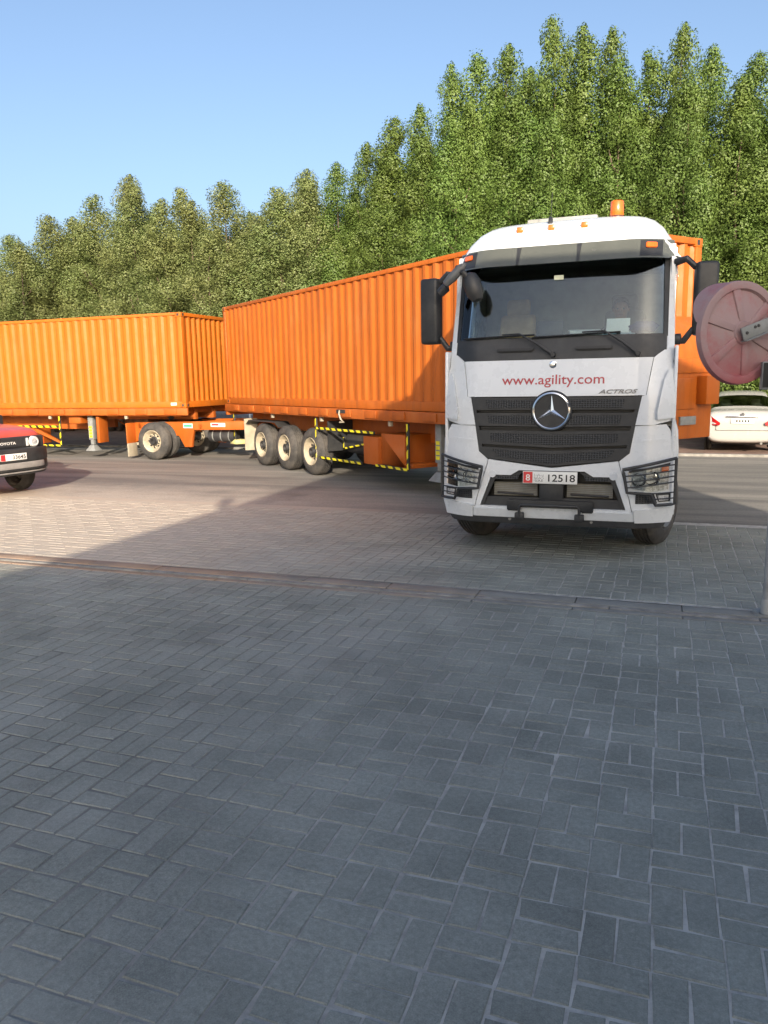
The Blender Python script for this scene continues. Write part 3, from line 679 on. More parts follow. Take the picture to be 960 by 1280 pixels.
# grille
gb = patch('grille_backing', [(-.90, 1.80), (.90, 1.80), (.84, 1.48), (.80, 1.22), (.69, 1.115), (0, 1.03), (-.69, 1.115), (-.80, 1.22), (-.84, 1.48)], .07, .02, BLACKT, truck)
gf = MB()
def slat(zt, zb_, wt, wb, vt, vb, off):
    """one louvre: frame strip with a perforated insert"""
    n = 8
    top = [(-wt+2*wt*i/n, zt-vt*(1-abs(-1+2*i/n))) for i in range(n+1)]; bot = [(-wb+2*wb*i/n, zb_-vb*(1-abs(-1+2*i/n))) for i in range(n+1)]
    o = patch('grille_slat', top+bot[::-1], off, .03, BLACKP, truck, bevel=.006)
    k = .82; zc = lambda a, b, f: a+(b-a)*f
    ti = [(x*k, zc(z, b[1], .2)) for (x, z), b in zip(top, bot)]; bi = [(x*k, zc(t[1], z, .84)) for (x, z), t in zip(bot, top)]
    patch('perforated_insert', ti+bi[::-1], off-.004, 0, PERF, o)
slat(1.788, 1.652, .893, .868, 0, 0, -.012); slat(1.622, 1.482, .862, .84, 0, .01, -.004)
slat(1.435, 1.285, .838, .81, .01, .035, -.002); slat(1.255, 1.125, .80, .70, .04, .075, -.002)
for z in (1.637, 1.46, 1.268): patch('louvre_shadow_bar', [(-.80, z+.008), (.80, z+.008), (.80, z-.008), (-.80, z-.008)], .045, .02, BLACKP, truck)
for sgn in (-1, 1):
    P = [(-.90, 1.80), (-.86, 1.80), (-.805, 1.48), (-.76, 1.22), (-.66, 1.14), (-.69, 1.112), (-.80, 1.20), (-.845, 1.48)]
    patch('grille_side_frame', P if sgn < 0 else mir(P), -.004, .06, BLACKP, truck, bevel=.006)
# star badge
SC = (-.012, 1.642); ys = Yf(0, 1.642)
sb = MB().lathe([(-.028, .001), (-.028, .205), (-.018, .216), (.05, .22)], axis='y', n=48).build('star_badge', BLACKP, truck, loc=(SC[0], ys-.004, SC[1]))
MB().lathe([(-.052, .186), (-.046, .199), (-.028, .203), (-.026, .181), (-.046, .178)], axis='y', n=56, closed=True).build('ring', CHROME, sb, smooth=50)
m = MB(); st = []
for k in range(6):
    a = math.pi/2+k*math.pi/3; r_ = .183 if k % 2 == 0 else .030; st.append((r_*math.cos(a), r_*math.sin(a)))
m.add([(0, -.060, 0)]+[(x, -.034, z) for x, z in st]+[(x, -.029, z) for x, z in st], [(0, 1+i, 1+(i+1) % 6) for i in range(6)]+[(1+i, 7+i, 7+(i+1) % 6, 1+(i+1) % 6) for i in range(6)])
m.build('three_pointed_star', CHROME, sb, smooth=0)
# bumper: centre piece with opening, two corners
TL, BL = [(-.60, .945), (-.42, .945)], None
top_b = [(-.69, 1.115), (0, 1.03), (.69, 1.115), (.70, 1.07), (.655, .945), (.44, .945), (.35, 1.0), (-.35, 1.0), (-.44, .945), (-.655, .945), (-.70, 1.07)]
left_b = [(-.70, 1.07), (-.655, .945), (-.78, .60), (-.835, .60), (-.805, .72)]
bot_b = [(-.835, .60), (.835, .60), (.865, .475), (-.865, .475)]
cb = patch('bumper_centre', [top_b, left_b, mir(left_b), bot_b], 0, .05, WHITE, truck, bevel=.008)
patch('bumper_lower_band', [(-.858, .62), (-.84, .575), (.84, .575), (.858, .62), (.872, .470), (-.872, .470)], -.022, .03, WHITE, truck, bevel=.012)
for s in (-1, 1):
    P = [(-.845, 1.483), (-1.15, 1.495), (-1.255, 1.33), (-1.262, .80), (-1.265, .60), (-1.235, .47), (-.875, .47), (-.812, .72), (-.707, 1.07), (-.697, 1.112), (-.80, 1.205), (-.842, 1.47)]
    c = patch('bumper_corner', P if s < 0 else mir(P), 0, .06, WHITE, truck, bevel=.01)
    Q = [(-1.25, .635), (-.858, .60), (-.872, .46), (-1.225, .46)]
    patch('lower_band', Q if s < 0 else mir(Q), -.028, .03, WHITE, c, bevel=.012)
    Q = [(-1.245, 1.33), (-1.12, 1.352), (-.86, 1.335), (-.855, 1.31), (-1.12, 1.325), (-1.25, 1.30)]
    patch('crease', Q if s < 0 else mir(Q), -.006, .01, WHITE, c, bevel=.004)
    MB().lathe([(-.006, .001), (-.006, .040), (.004, .043)], axis='y', n=24).build('towing_cap', WHITE, c if s < 0 else c, loc=(s*.645, Yf(.645, .96), .955))
    # headlamp
    def sx(poly): return poly if s < 0 else mir(poly)
    bz = patch('headlamp', sx([(-1.20, 1.075), (-.785, 1.0), (-.82, .835), (-1.03, .80), (-1.19, .82)]), -.012, .03, LENSW, truck, bevel=.008)
    for (hx, hz, hr) in ((-.90, .925, .062), (-1.03, .94, .066)):
        yy = Yf(hx, hz)-.02
        MB().lathe([(.0, .012), (.03, .03), (-.012, hr), (-.022, hr+.006), (-.01, hr+.012)], axis='y', n=24).build('reflector', CHROME, bz, loc=(hx*-s, yy, hz))
        MB().lathe([(-.02, .001), (-.016, .02), (0, .028)], axis='y', n=16).build('bulb_lens', LAMPG, bz, loc=(hx*-s, yy, hz))
    patch('turn_signal', sx([(-1.19, 1.07), (-1.12, 1.058), (-1.12, 1.0), (-1.19, 1.005)]), -.026, .012, AMBER, bz)
    patch('headlamp_surround', sx([(-1.205, 1.095), (-.80, 1.015), (-.80, .995), (-1.205, 1.07)]), -.018, .01, BLACKP, bz)
    patch('lamp_cover', sx([(-1.195, 1.078), (-.812, 1.002), (-.838, .838), (-1.03, .797), (-1.195, .817)]), -.052, .004, LAMPG, bz)
    fg = patch('fog_lamp', sx([(-1.22, .775), (-1.07, .775), (-1.10, .685), (-1.22, .685)]), -.01, .03, BLACKP, truck, bevel=.006)
    patch('fog_lens', sx([(-1.20, .758), (-1.09, .758), (-1.108, .70), (-1.20, .70)]), -.016, .01, LENSW, fg)
    patch('air_intake', sx([(-1.055, .775), (-.875, .785), (-.872, .672), (-1.09, .672)]), -.008, .02, PERF, truck)
    # lamp guard of welded bars
    loop = [(-1.262, 1.145), (-.745, 1.04), (-.79, .80), (-1.02, .785), (-1.075, .665), (-1.262, .665)]
    gl = []
    for i in range(len(loop)):
        a, b = loop[i], loop[(i+1) % len(loop)]
        for q in range(6): gl.append((a[0]+(b[0]-a[0])*q/6, a[1]+(b[1]-a[1])*q/6))
    gl.append(gl[0])
    def gp(x, z, off=-.085): return (x*-s if s > 0 else x, Yf(x, z)+off, z)
    gd = MB().tube([gp(*p) for p in gl], .0165, 8, cap=False).build('lamp_guard', BLACKP, truck)
    for zz, xr in ((1.03, -.755), (.97, -.765), (.91, -.775), (.85, -.785), (.79, -1.01), (.73, -1.045)):
        dz = lambda t: (zz+.05*(1-t) if zz > .8 else zz)
        MB().tube([gp(-1.258+(xr+1.258)*t/6, dz(t/6), -.088) for t in range(7)], .0075, 6).build('guard_bar', BLACKP, gd)
# lower opening contents
MB().b2((-.80, .22, .52), (.80, .24, 1.0)).build('opening_back', BLACKT, truck)
for s in (-1, 1):
    rad = MB().b2((-.24+s*.40, .12, .705), (.24+s*.40, .15, .855)).build('radiator', simple('radiator_fins', (.20, .185, .15), .6, .2), truck)
    for q in range(7): MB().b2((-.24+s*.40, .112, .715+q*.02), (.24+s*.40, .119, .722+q*.02)).build('fin', GREYP, rad)
    MB().tube([(s*.4-.2, .10, .74), (s*.4+.2, .10, .725)], .012).build('pipe', DARK, truck)
patch('opening_lower_lip', [(-.775, .60), (-.74, .70), (.74, .70), (.775, .60)], .035, .05, BLACKP, truck)
for s in (-1, 1):
    P = [(-.65, .94), (-.44, .94), (-.36, .985), (-.30, .985), (-.40, .905), (-.62, .895), (-.745, .60), (-.775, .60)]
    patch('opening_trim', P if s < 0 else mir(P), .012, .06, BLACKP, truck, bevel=.005)
    P = [(-.60, .935), (-.41, .935), (-.34, .965), (-.36, .90), (-.60, .895)]
    patch('trim_mesh', P if s < 0 else mir(P), .009, 0, PERF, truck)
MB().b2((-.13, .03, .62), (.13, .12, .90)).build('tow_bracket', BLACKP, truck, .015)
stp = patch('bumper_step', [(-.47, .680), (.45, .680), (.45, .555), (.33, .555), (.31, .60), (-.33, .60), (-.35, .555), (-.47, .555)], -.045, .07, BLACKP, truck, bevel=.012)
MB().tube([(-.33, -.055, .50), (-.33, -.06, .60), (-.31, -.062, .63), (.29, -.062, .63), (.31, -.06, .60), (.31, -.055, .50)], .016, 8).build('handle_bar', BLACKP, stp)
for x in (-.33, .31): MB().b2((x-.05, -.065, .47), (x+.05, .0, .54)).build('hinge_block', BLACKP, stp, .01)
patch('front_lip', [(-1.20, .485), (1.20, .485), (1.15, .395), (-1.15, .395)], -.01, .25, BLACKP, truck, bevel=.015)
for x in (-.45, .43): MB().lathe([(-.008, .001), (-.008, .016), (.01, .018)], axis='y', n=12).build('bolt', GREYST, truck, loc=(x, Yf(x, .44)-.008, .45))
# number plate
pl = MB().b2((-.29, -.006, -.066), (.29, .006, .066)).build('number_plate', PLATEW, truck, .004, loc=(-.012, .0, .928), rot=(R(-3), 0, 0))
MB().b2((-.283, -.0085, -.060), (-.185, -.0062, .060)).build('plate_red_band', PLATER, pl)
flat = lambda dx, dz, y: (lambda x, h, d: Vector((x+dx, y, h+dz)))
text('plate_code', '8', .10, PLATEW, pl, flat(-.234, -.036, -.0092), bold=.0012)
text('plate_number', '12518', .108, BLACKT, pl, flat(.125, -.040, -.0066), width=.285, bold=.0016)
for q, (tx_, hz, wd) in enumerate((('\u0627\u0628\u0648\u0638\u0628\u064a', .018, .10), ('\u0627\u0645\u0627\u0631\u0627\u062a', -.014, .10), ('U.A.E', -.044, .085))):
    text('plate_small_print', tx_, .034, BLACKT, pl, flat(-.115, hz, -.0066), width=wd)
# cowl, windscreen, pillars
cw = patch('scuttle_panel', [(-1.13, 2.25), (-1.04, 2.185), (1.04, 2.185), (1.13, 2.25), (1.13, 2.43), (-1.13, 2.43)], .02, .03, BLACKP, truck, bevel=.006)
for a, b in ((-.64, -.22), (.20, .60)):
    patch('scuttle_vent', [(a, 2.315), (b, 2.315), (b-.02, 2.275), (a+.02, 2.275)], -.008, .03, BLACKT, cw, bevel=.012)
ws = patch('windscreen', [(-1.105, 2.41), (1.105, 2.41), (1.085, 3.24), (-1.085, 3.24)], .022, .006, GLASS_W, truck, dx=.06, dz=.12)
fr = [[(-1.145, 2.40), (-1.085, 2.40), (-1.065, 3.25), (-1.125, 3.25)], mir([(-1.145, 2.40), (-1.085, 2.40), (-1.065, 3.25), (-1.125, 3.25)])]
for f_ in fr: patch('windscreen_seal', f_, .016, .03, BLACKP, truck)
patch('dark_top_band', [(-1.05, 3.045), (1.05, 3.045), (1.045, 3.25), (-1.045, 3.25)], .032, .004, glass('dark_band', (.12, .15, .16), 1.2), ws)  # darker see-through band across the top of the windscreen
MB().b2((-.05, 0, -.026), (.05, .003, .026)).build('sticker', simple('sticker_pale', (.62, .66, .50), .6), ws, loc=(-.01, Yf(0, 3.06)+.012, 3.06), rot=(R(-17), 0, 0))
for s in (-1, 1):
    P = [(-1.20, 2.14), (-1.12, 2.14), (-1.11, 3.24), (-1.165, 3.26)]
    patch('a_pillar', P if s < 0 else mir(P), .008, .08, WHITE, truck, bevel=.01)
# cab body behind the front skin
def side_poly(s):
    m = MB(); x0, x1 = (s*1.235, s*1.20)
    arch = [(1.30+.60*math.cos(a), .52+.60*math.sin(a)) for a in np.linspace(math.pi*1.0, 0, 15)]
    pts = [(.28, .50)]+[(y, z) for y, z in arch if z > .5]+[(2.18, .62), (2.18, 1.55), (2.18, 2.3), (.22, 2.3), (.20, 1.5), (.24, 1.0)]
    m.prism(pts, 'x', min(x0, x1), max(x0, x1)); return m
for s in (-1, 1):
    side_poly(s).build('cab_side', WHITE, truck, .012)
    # upper side with window opening
    for (ya, yb, za, zb_) in ((.52, .62, 2.31, 3.22), (1.36, 2.18, 2.31, 3.42), (.62, 1.36, 3.05, 3.36), (.62, 1.36, 2.31, 2.38)):
        MB().add([(s*1.20, ya, za), (s*1.20, yb, za), (s*1.165, yb, zb_), (s*1.165, ya, zb_), (s*1.17, ya, za), (s*1.17, yb, za), (s*1.13, yb, zb_), (s*1.13, ya, zb_)],
                 [(0, 1, 2, 3), (7, 6, 5, 4), (0, 4, 5, 1), (1, 5, 6, 2), (2, 6, 7, 3), (3, 7, 4, 0)]).build('door_frame', WHITE, truck)
    MB().add([(s*1.19, .62, 2.38), (s*1.19, 1.36, 2.38), (s*1.17, 1.36, 3.05), (s*1.17, .62, 3.05), (s*1.185, .62, 2.38), (s*1.185, 1.36, 2.38), (s*1.165, 1.36, 3.05), (s*1.165, .62, 3.05)],
             [(0, 1, 2, 3), (7, 6, 5, 4), (0, 4, 5, 1), (1, 5, 6, 2), (2, 6, 7, 3), (3, 7, 4, 0)]).build('side_window', GLASS_W, truck)
    fz = [(1.08, 1.60), (1.17, 1.585), (1.235, 1.53), (1.27, 1.42), (1.285, 1.2), (1.28, .92), (1.16, .92), (1.08, 1.30)]
    m = MB(); m.prism([(s*x, z) for x, z in fz], 'y', .46, .86); m.build('fender', WHITE, truck, .03, seg=3)
    # wheel arch flare
    m = MB(); ar = [(1.30+r_*math.cos(a), .52+r_*math.sin(a)) for r_ in (.62, .72) for a in np.linspace(math.pi*1.02, -.02, 17)]
    m.prism(ar[:17]+ar[17:][::-1], 'x', min(s*1.20, s*1.268), max(s*1.20, s*1.268)); m.build('wheel_arch', WHITE, truck, .012)
    MB().b2((min(s*1.27, s*1.285), .82, 1.02), (max(s*1.27, s*1.285), .92, 1.09)).build('side_marker', AMBER, truck, .006)
MB().b2((-1.2, 2.13, .9), (1.2, 2.18, 3.55)).build('cab_back', WHITE, truck, .02)
MB().b2((-1.19, .30, 1.40), (1.19, 2.12, 1.46)).build('cab_floor', DARK, truck)
MB().b2((-1.19, .62, 1.10), (1.19, .64, 2.24)).build('firewall', BLACKT, truck)
# roof
nx, ny = 26, 18; prof = [(.47, 3.24), (.48, 3.36), (.52, 3.48), (.60, 3.59), (.73, 3.68), (.92, 3.745), (1.2, 3.80), (1.5, 3.84), (1.85, 3.85), (2.1, 3.83), (2.2, 3.70), (2.2, 3.4)]
ts = np.linspace(0, len(prof)-1, ny*2); pv = []
for t_ in ts:
    py = float(np.interp(t_, range(len(prof)), [p[0] for p in prof])); pz = float(np.interp(t_, range(len(prof)), [p[1] for p in prof])); row = []
    for i in range(nx+1):
        sx_ = -1+2*i/nx; e = abs(sx_)
        x = 1.235*math.copysign(min(1, e*1.03) if e < .97 else 1, sx_) ; z = pz-max(0, pz-3.22)*(e**9)*.98-.05*e*e*(pz-3.22)/.5
        row.append((x*(1-.035*max(0, pz-3.3)/.4), py+.18*max(0, (e-.6)/.4)**2.2*(1 if py < 1 else max(0, 1-(py-1)*1.2)), z))
    pv.append(row)
m = MB(); m.add([p for r_ in pv for p in r_], [(a*(nx+1)+i, a*(nx+1)+i+1, (a+1)*(nx+1)+i+1, (a+1)*(nx+1)+i) for a in range(len(pv)-1) for i in range(nx)])
rf = m.build('roof', WHITE, truck, smooth=60)
hz = MB().b2((-.52, 1.35, 3.80), (.30, 2.0, 3.865)).build('roof_hatch', simple('hatch_grey', (.30, .30, .28), .5), rf, .02)
def roof_y(z): return float(np.interp(z, [p[1] for p in prof[:8]], [p[0] for p in prof[:8]]))
for x in (-.475, -.13, .225):
    MB().b2((-.035, -.03, -.032), (.035, .05, .032)).build('roof_marker_lamp', AMBER, rf, .010, loc=(x, roof_y(3.62)-.01, 3.62))
bc = MB().lathe([(0, .001), (0, .085), (.04, .085), (.05, .07)], axis='z', n=20).build('beacon', BLACKP, truck, loc=(.52, 1.25, 3.75))
MB().lathe([(.05, .072), (.06, .076), (.20, .074), (.212, .066), (.215, .001)], axis='z', n=20).build('beacon_lens', AMBER, bc)
an = MB().prism([(-.06, 0), (.07, 0), (.035, .06), (.0, .085)], 'x', -.022, .022).build('antenna', BLACKP, truck, .008, loc=(-.165, .80, 3.69))
MB().tube([(0, .02, .07), (0, .10, .36)], .004, 6).build('whip', BLACKT, an)
# smoked sun visor
SMK = simple('smoked_visor', (.10, .105, .09), .22, var=.1, scale=3, coat=.6)
def vis_y(x, z):
    s = abs(x)/1.17; return .30+(z-3.17)*.75+.30*max(0, (s-.55)/.45)**2.4-.06
vz = patch('sun_visor', [(-1.165, 3.235), (-1.10, 3.195), (1.10, 3.195), (1.165, 3.235), (1.15, 3.405), (-1.15, 3.405)], 0, .012, SMK, truck, bevel=.004, yfn=vis_y, dz=.05)
for x in (-.44, .20): patch('visor_bracket', [(x-.025, 3.40), (x+.025, 3.40), (x+.02, 3.34), (x+.012, 3.20), (x-.012, 3.20), (x-.02, 3.34)], -.006, .02, BLACKP, vz, yfn=vis_y)
for x in (-1.03, .93):
    patch('visor_end_panel', [(x-.11, 3.39), (x+.11, 3.39), (x+.11, 3.215), (x-.11, 3.215)], -.004, .006, BLACKP, vz, yfn=vis_y)
    patch('visor_marker_lamp', [(x-.055, 3.365), (x+.055, 3.365), (x+.055, 3.305), (x-.055, 3.305)], -.028, .03, AMBER, vz, yfn=vis_y, bevel=.008)
# mirrors
for s in (-1, 1):
    mh = MB().b2((-.11, -.10, -.37), (.11, .07, .37)).build('side_mirror', BLACKP, truck, .035, seg=3, loc=(s*1.47, .52, 2.77), rot=(0, 0, R(12)*s))
    MB().b2((-.08, .0705, -.33), (.08, .075, .10)).build('mirror_glass', CHROME, mh); MB().b2((-.08, .0705, .13), (.08, .075, .33)).build('wide_angle_glass', CHROME, mh)
    for z0, z1 in ((3.16, 3.08), (2.36, 2.44)):
        MB().tube([(s*1.17, .55, z0), (s*1.28, .50, z0+.02 if z0 > 3 else z0-.01), (s*1.36, .50, z1+.02), (s*1.47, .52, z1)], [.042, .036, .034, .03], 10).build('mirror_arm', BLACKP, truck)
    MB().lathe([(-.05, .02), (-.04, .055), (.05, .06), (.06, .03)], axis='x', n=14).build('arm_base', BLACKP, truck, loc=(s*1.20, .50, 2.37))
km = MB().lathe([(-.17, .005), (-.155, .055), (-.08, .095), (.05, .10), (.13, .075), (.165, .02)], axis='z', n=18).build('kerb_mirror', BLACKP, truck, loc=(-.90, .17, 2.985), rot=(R(-8), R(-20), 0))
MB().tube([(-1.13, .40, 3.16), (-1.08, .18, 3.20), (-1.0, .12, 3.14), (-.93, .16, 3.05)], .03, 10).build('kerb_mirror_arm', BLACKP, truck)
k2 = MB().lathe([(-.16, .005), (-.15, .04), (-.05, .055), (.10, .05), (.16, .01)], axis='z', n=14).build('kerb_mirror_cover', simple('grey_plastic', (.11, .115, .12), .5), truck, loc=(-1.10, .16, 3.13), rot=(0, R(48), 0))
k3 = MB().lathe([(-.07, .005), (-.06, .05), (.04, .055), (.07, .01)], axis='x', n=14).build('ramp_mirror', BLACKP, truck, loc=(-1.27, .30, 2.99), rot=(0, R(-40), 0))
# wipers
for (pv_, tip, mid) in (((-.02, 2.235), (-1.02, 2.445), (-.39, 2.465)), ((.84, 2.225), (-.26, 2.435), (.50, 2.465))):
    def wp(x, z, off): return (x, Yf(x, z)+off, z)
    w_ = MB().tube([wp(pv_[0], pv_[1], -.02), wp(pv_[0]*.55+mid[0]*.45, pv_[1]*.5+mid[1]*.5, -.05), wp(mid[0], mid[1], -.05), wp(mid[0]*.7+tip[0]*.3, mid[1]*.7+tip[1]*.3+.004, -.035)], [.016, .013, .010, .008], 8).build('wiper_arm', BLACKP, truck)
    ex = mid[0]+.16
    MB().tube([wp(ex+(tip[0]-ex)*q/8, mid[1]-.012+(tip[1]-mid[1])*q/8, -.002) for q in range(9)], .011, 6).build('wiper_blade', BLACKT, w_)
    MB().lathe([(-.03, .001), (-.03, .022), (.02, .028)], axis='y', n=12).build('pivot', BLACKP, w_, loc=wp(pv_[0], pv_[1], -.005))
# interior
INT = simple('cab_interior_grey', (.16, .17, .17), .8); SEAT = simple('seat_cover_beige', (.62, .45, .28), .85, var=.15)
MB().prism([(.30, 2.05), (.28, 2.36), (.34, 2.42), (.60, 2.44), (.72, 2.34), (.74, 2.0)], 'x', -1.02, 1.02).build('dashboard', INT, truck, .02)
MB().b2((-1.14, 1.95, 1.5), (1.14, 2.12, 3.5)).build('back_trim', simple('cab_lining', (.42, .43, .42), .9), truck)
MB().b2((-1.12, .62, 3.30), (1.12, 2.1, 3.34)).build('headlining', simple('cab_lining', (.42, .43, .42), .9), truck)
def seat(x, mat):
    s_ = MB().b2((x-.26, 1.0, 1.80), (x+.26, 1.50, 1.98)).build('seat', mat, truck, .06, seg=3)
    MB().add([(x-.25, 1.42, 1.95), (x+.25, 1.42, 1.95), (x+.25, 1.56, 1.95), (x-.25, 1.56, 1.95), (x-.22, 1.58, 2.78), (x+.22, 1.58, 2.78), (x+.22, 1.68, 2.78), (x-.22, 1.68, 2.78)],
             [(3, 2, 1, 0), (4, 5, 6, 7), (0, 1, 5, 4), (1, 2, 6, 5), (2, 3, 7, 6), (3, 0, 4, 7)]).build('backrest', mat, s_, .05, seg=3)
    MB().b2((x-.15, 1.60, 2.76), (x+.15, 1.70, 2.97)).build('headrest', mat, s_, .05, seg=3)
seat(-.66, SEAT); seat(.62, INT)
sw = MB().tube([(.23*math.cos(a), .23*math.sin(a), 0) for a in np.linspace(0, 2*math.pi, 33)], .016, 8, cap=False).tube([(-.22, 0, 0), (0, -.02, -.03), (.22, 0, 0)], .02, 6).tube([(0, -.02, -.03), (0, .21, 0)], .02, 6).build('steering_wheel', BLACKP, truck, loc=(.60, .80, 2.40), rot=(R(-48), 0, 0))
sw.rotation_euler = (R(52), 0, 0)
tb = MB().b2((-.14, -.012, -.085), (.14, .012, .085)).build('dash_screen', BLACKP, truck, .02, loc=(-.08, .34, 2.525), rot=(R(-12), 0, 0))
# chassis, fuel tank, fifth wheel, wheels
for s in (-1, 1):
    MB().b2((s*.42-.05, .6, .75), (s*.42+.05, 5.6, 1.02)).build('chassis_rail', DARK, truck, .01)
    wheel(truck, (s*1.05, 1.30, .515), R(-18)+(math.pi if s < 0 else 0), r=.515, w=.33, side=1, rim=GREYST)
    MB().tube([(s*.95, 2.5, .62), (s*.95, 3.5, .62)], .32, 24).build('fuel_tank', GREYST, truck)
    for yy in (4.45,):
        wheel(truck, (s*.80, yy, .5), math.pi if s < 0 else 0, r=.5, w=.29, side=1, rim=GREYST); wheel(truck, (s*1.12, yy, .5), math.pi if s < 0 else 0, r=.5, w=.29, side=1, rim=GREYST)
        m = MB(); ar = [(yy+r_*math.cos(a), .5+r_*math.sin(a)) for r_ in (.60, .625) for a in np.linspace(math.pi*.95, math.pi*.05, 13)]
        m.prism(ar[:13]+ar[13:][::-1], 'x', s*.96-.32, s*.96+.32); m.build('mudguard', BLACKP, truck)
MB().tube([(-1.0, 1.3, .52), (1.0, 1.3, .52)], .08, 10).build('front_axle', DARK, truck)
MB().tube([(-1.0, 4.45, .5), (1.0, 4.45, .5)], .12, 10).build('rear_axle', DARK, truck)
MB().lathe([(1.08, .05), (1.08, .45), (1.15, .48), (1.17, .46), (1.17, .05)], o=(0, 4.2, 0), axis='z', n=28).build('fifth_wheel', DARK, truck)
MB().b2((-.55, .35, .52), (.55, 1.0, 1.05)).build('engine_block', DARK, truck, .03)
MB().b2((-1.1, .25, .95), (1.1, 2.1, 1.10)).build('cab_underside', DARK, truck)
# things lying on the dashboard
def lay_on_dash(name, x, y, sx_, sy_, mat, label, rz, cat, n=1):
    e = MB().b2((-sx_/2, -sy_/2, 0), (sx_/2, sy_/2, .012*n)).build(name, mat, None, .002, loc=(TX+x, TY+y, 2.455), rot=(R(8), 0, rz)); return tag(e, label, cat)
PAPER = simple('paper', (.70, .74, .78), .8, var=.05)
lay_on_dash('paper_sheets', .28, .42, .34, .24, PAPER, 'white papers lying on the dashboard in the middle of the windscreen', .2, 'papers', 3)
MB_p = MB().b2((-.12, -.004, 0), (.12, .004, .17)).build('document_folder', PAPER, None, .002, loc=(TX+.62, TY+.40, 2.452), rot=(R(-25), 0, 0)); tag(MB_p, 'pale blue folder propped on the dashboard before the driver', 'folder')
bm = bmesh.new(); bmesh.ops.create_icosphere(bm, subdivisions=3, radius=.11)
for v in bm.verts:
    n_ = 1+.22*math.sin(v.co.x*60+1)*math.cos(v.co.y*50)*math.sin(v.co.z*55); v.co = Vector((v.co.x*1.35, v.co.y*.9, v.co.z*.6))*n_
tag(link_bm('cloth_bundle', bm, simple('dark_blue_cloth', (.02, .025, .10), .9), None, 60, (TX+.88, TY+.44, 2.50)), 'crumpled dark blue cloth at the driver side corner of the dashboard', 'cloth')

# ================================================================== DRIVER
def skin_figure(name, nodes, edges, root, mats, matfn, parent=None, sub=2):
    me = bpy.data.meshes.new(name); me.from_pydata([n[0] for n in nodes], edges, [])
    o = bpy.data.objects.new(name, me); COL.objects.link(o)
    sk = o.modifiers.new('skin', 'SKIN'); sk.use_smooth_shade = True
    for i, n in enumerate(nodes):
        r_ = n[1] if isinstance(n[1], tuple) else (n[1], n[1]); me.skin_vertices[0].data[i].radius = r_
        me.skin_vertices[0].data[i].use_root = (i == root)
    sb_ = o.modifiers.new('sub', 'SUBSURF'); sb_.levels = sub; sb_.render_levels = sub
    dg = bpy.context.evaluated_depsgraph_get(); nm = bpy.data.meshes.new_from_object(o.evaluated_get(dg)); bpy.data.objects.remove(o)
    nm.materials.clear()
    for m_ in mats: nm.materials.append(m_)
    for p in nm.polygons: p.material_index = matfn(p.center); p.use_smooth = True
    return link_me(name, nm, parent)
SKIN_ = simple('skin', (.25, .13, .085), .6, var=.06); SHIRT = simple('light_blue_shirt', (.42, .55, .68), .85, var=.06); TROU = simple('dark_trousers', (.03, .035, .05), .9)
HAIR = simple('black_hair', (.012, .010, .009), .6)
nd = [((.0, .0, 0), (.15, .12)), ((0, .03, .20), (.15, .11)), ((0, .05, .42), (.17, .11)), ((0, .05, .52), (.10, .08)), ((0, .02, .60), .052), ((0, -.005, .68), .078), ((0, -.01, .76), .092), ((0, .0, .83), .07),
      ((-.20, .04, .47), .062), ((-.27, -.12, .27), .047), ((-.17, -.36, .30), .036), ((-.15, -.43, .31), .030),
      ((.20, .04, .47), .062), ((.27, -.12, .27), .047), ((.17, -.36, .30), .036), ((.15, -.43, .31), .030),
      ((-.10, -.05, -.02), .085), ((-.15, -.48, .02), .066), ((-.15, -.58, -.38), .045), ((-.15, -.70, -.42), .035),
      ((.10, -.05, -.02), .085), ((.15, -.48, .02), .066), ((.15, -.58, -.38), .045), ((.15, -.70, -.42), .035)]
ed = [(0, 1), (1, 2), (2, 3), (3, 4), (4, 5), (5, 6), (6, 7), (2, 8), (8, 9), (9, 10), (10, 11), (2, 12), (12, 13), (13, 14), (14, 15), (0, 16), (16, 17), (17, 18), (18, 19), (0, 20), (20, 21), (21, 22), (22, 23)]
for sg, w_ in ((-1, 11), (1, 15)):      # four fingers and a thumb on each hand, closed on the wheel rim
    b = nd[w_][0]
    for q in range(4):
        i0 = len(nd); x = b[0]+(q-1.5)*.019
        nd += [((x, b[1]-.05, b[2]+.012), .009), ((x, b[1]-.075, b[2]-.012), .008), ((x, b[1]-.055, b[2]-.035), .0075)]
        ed += [(w_, i0), (i0, i0+1), (i0+1, i0+2)]
    i0 = len(nd); nd += [((b[0]-sg*.035, b[1]-.01, b[2]+.008), .010), ((b[0]-sg*.045, b[1]-.045, b[2]-.01), .009)]; ed += [(w_, i0), (i0, i0+1)]
driver = skin_figure('person', nd, ed, 0, [SKIN_, SHIRT, TROU], lambda c: 2 if c.z < .06 else (0 if c.z > .545 or (c.y < -.30 and c.z > .1) else 1))
driver.location = (TX+.60, TY+1.26, 2.02); tag(driver, 'driver in a light blue shirt sitting behind the truck windscreen', 'person')
bm = bmesh.new(); bmesh.ops.create_uvsphere(bm, u_segments=20, v_segments=14, radius=.108)
for v in list(bm.verts):
    if v.co.z < -.02 and v.co.y < .03 or v.co.z < -.07 or (v.co.y < -.07 and v.co.z < .04): bm.verts.remove(v)
hr = link_bm('hair', bm, HAIR, driver, 60, (0, .005, .775)); hr.scale = (.92, 1.0, 1.05)
for s in (-1, 1):
    MB().lathe([(-.005, .001), (-.004, .009), (.004, .011)], axis='y', n=10).build('eye', simple('eye_dark', (.02, .015, .01), .3), driver, loc=(s*.033, -.092, .745))
    MB().lathe([(-.008, .004), (0, .026), (.008, .018)], axis='x', n=10).build('ear', SKIN_, driver, loc=(s*.086, .0, .735))
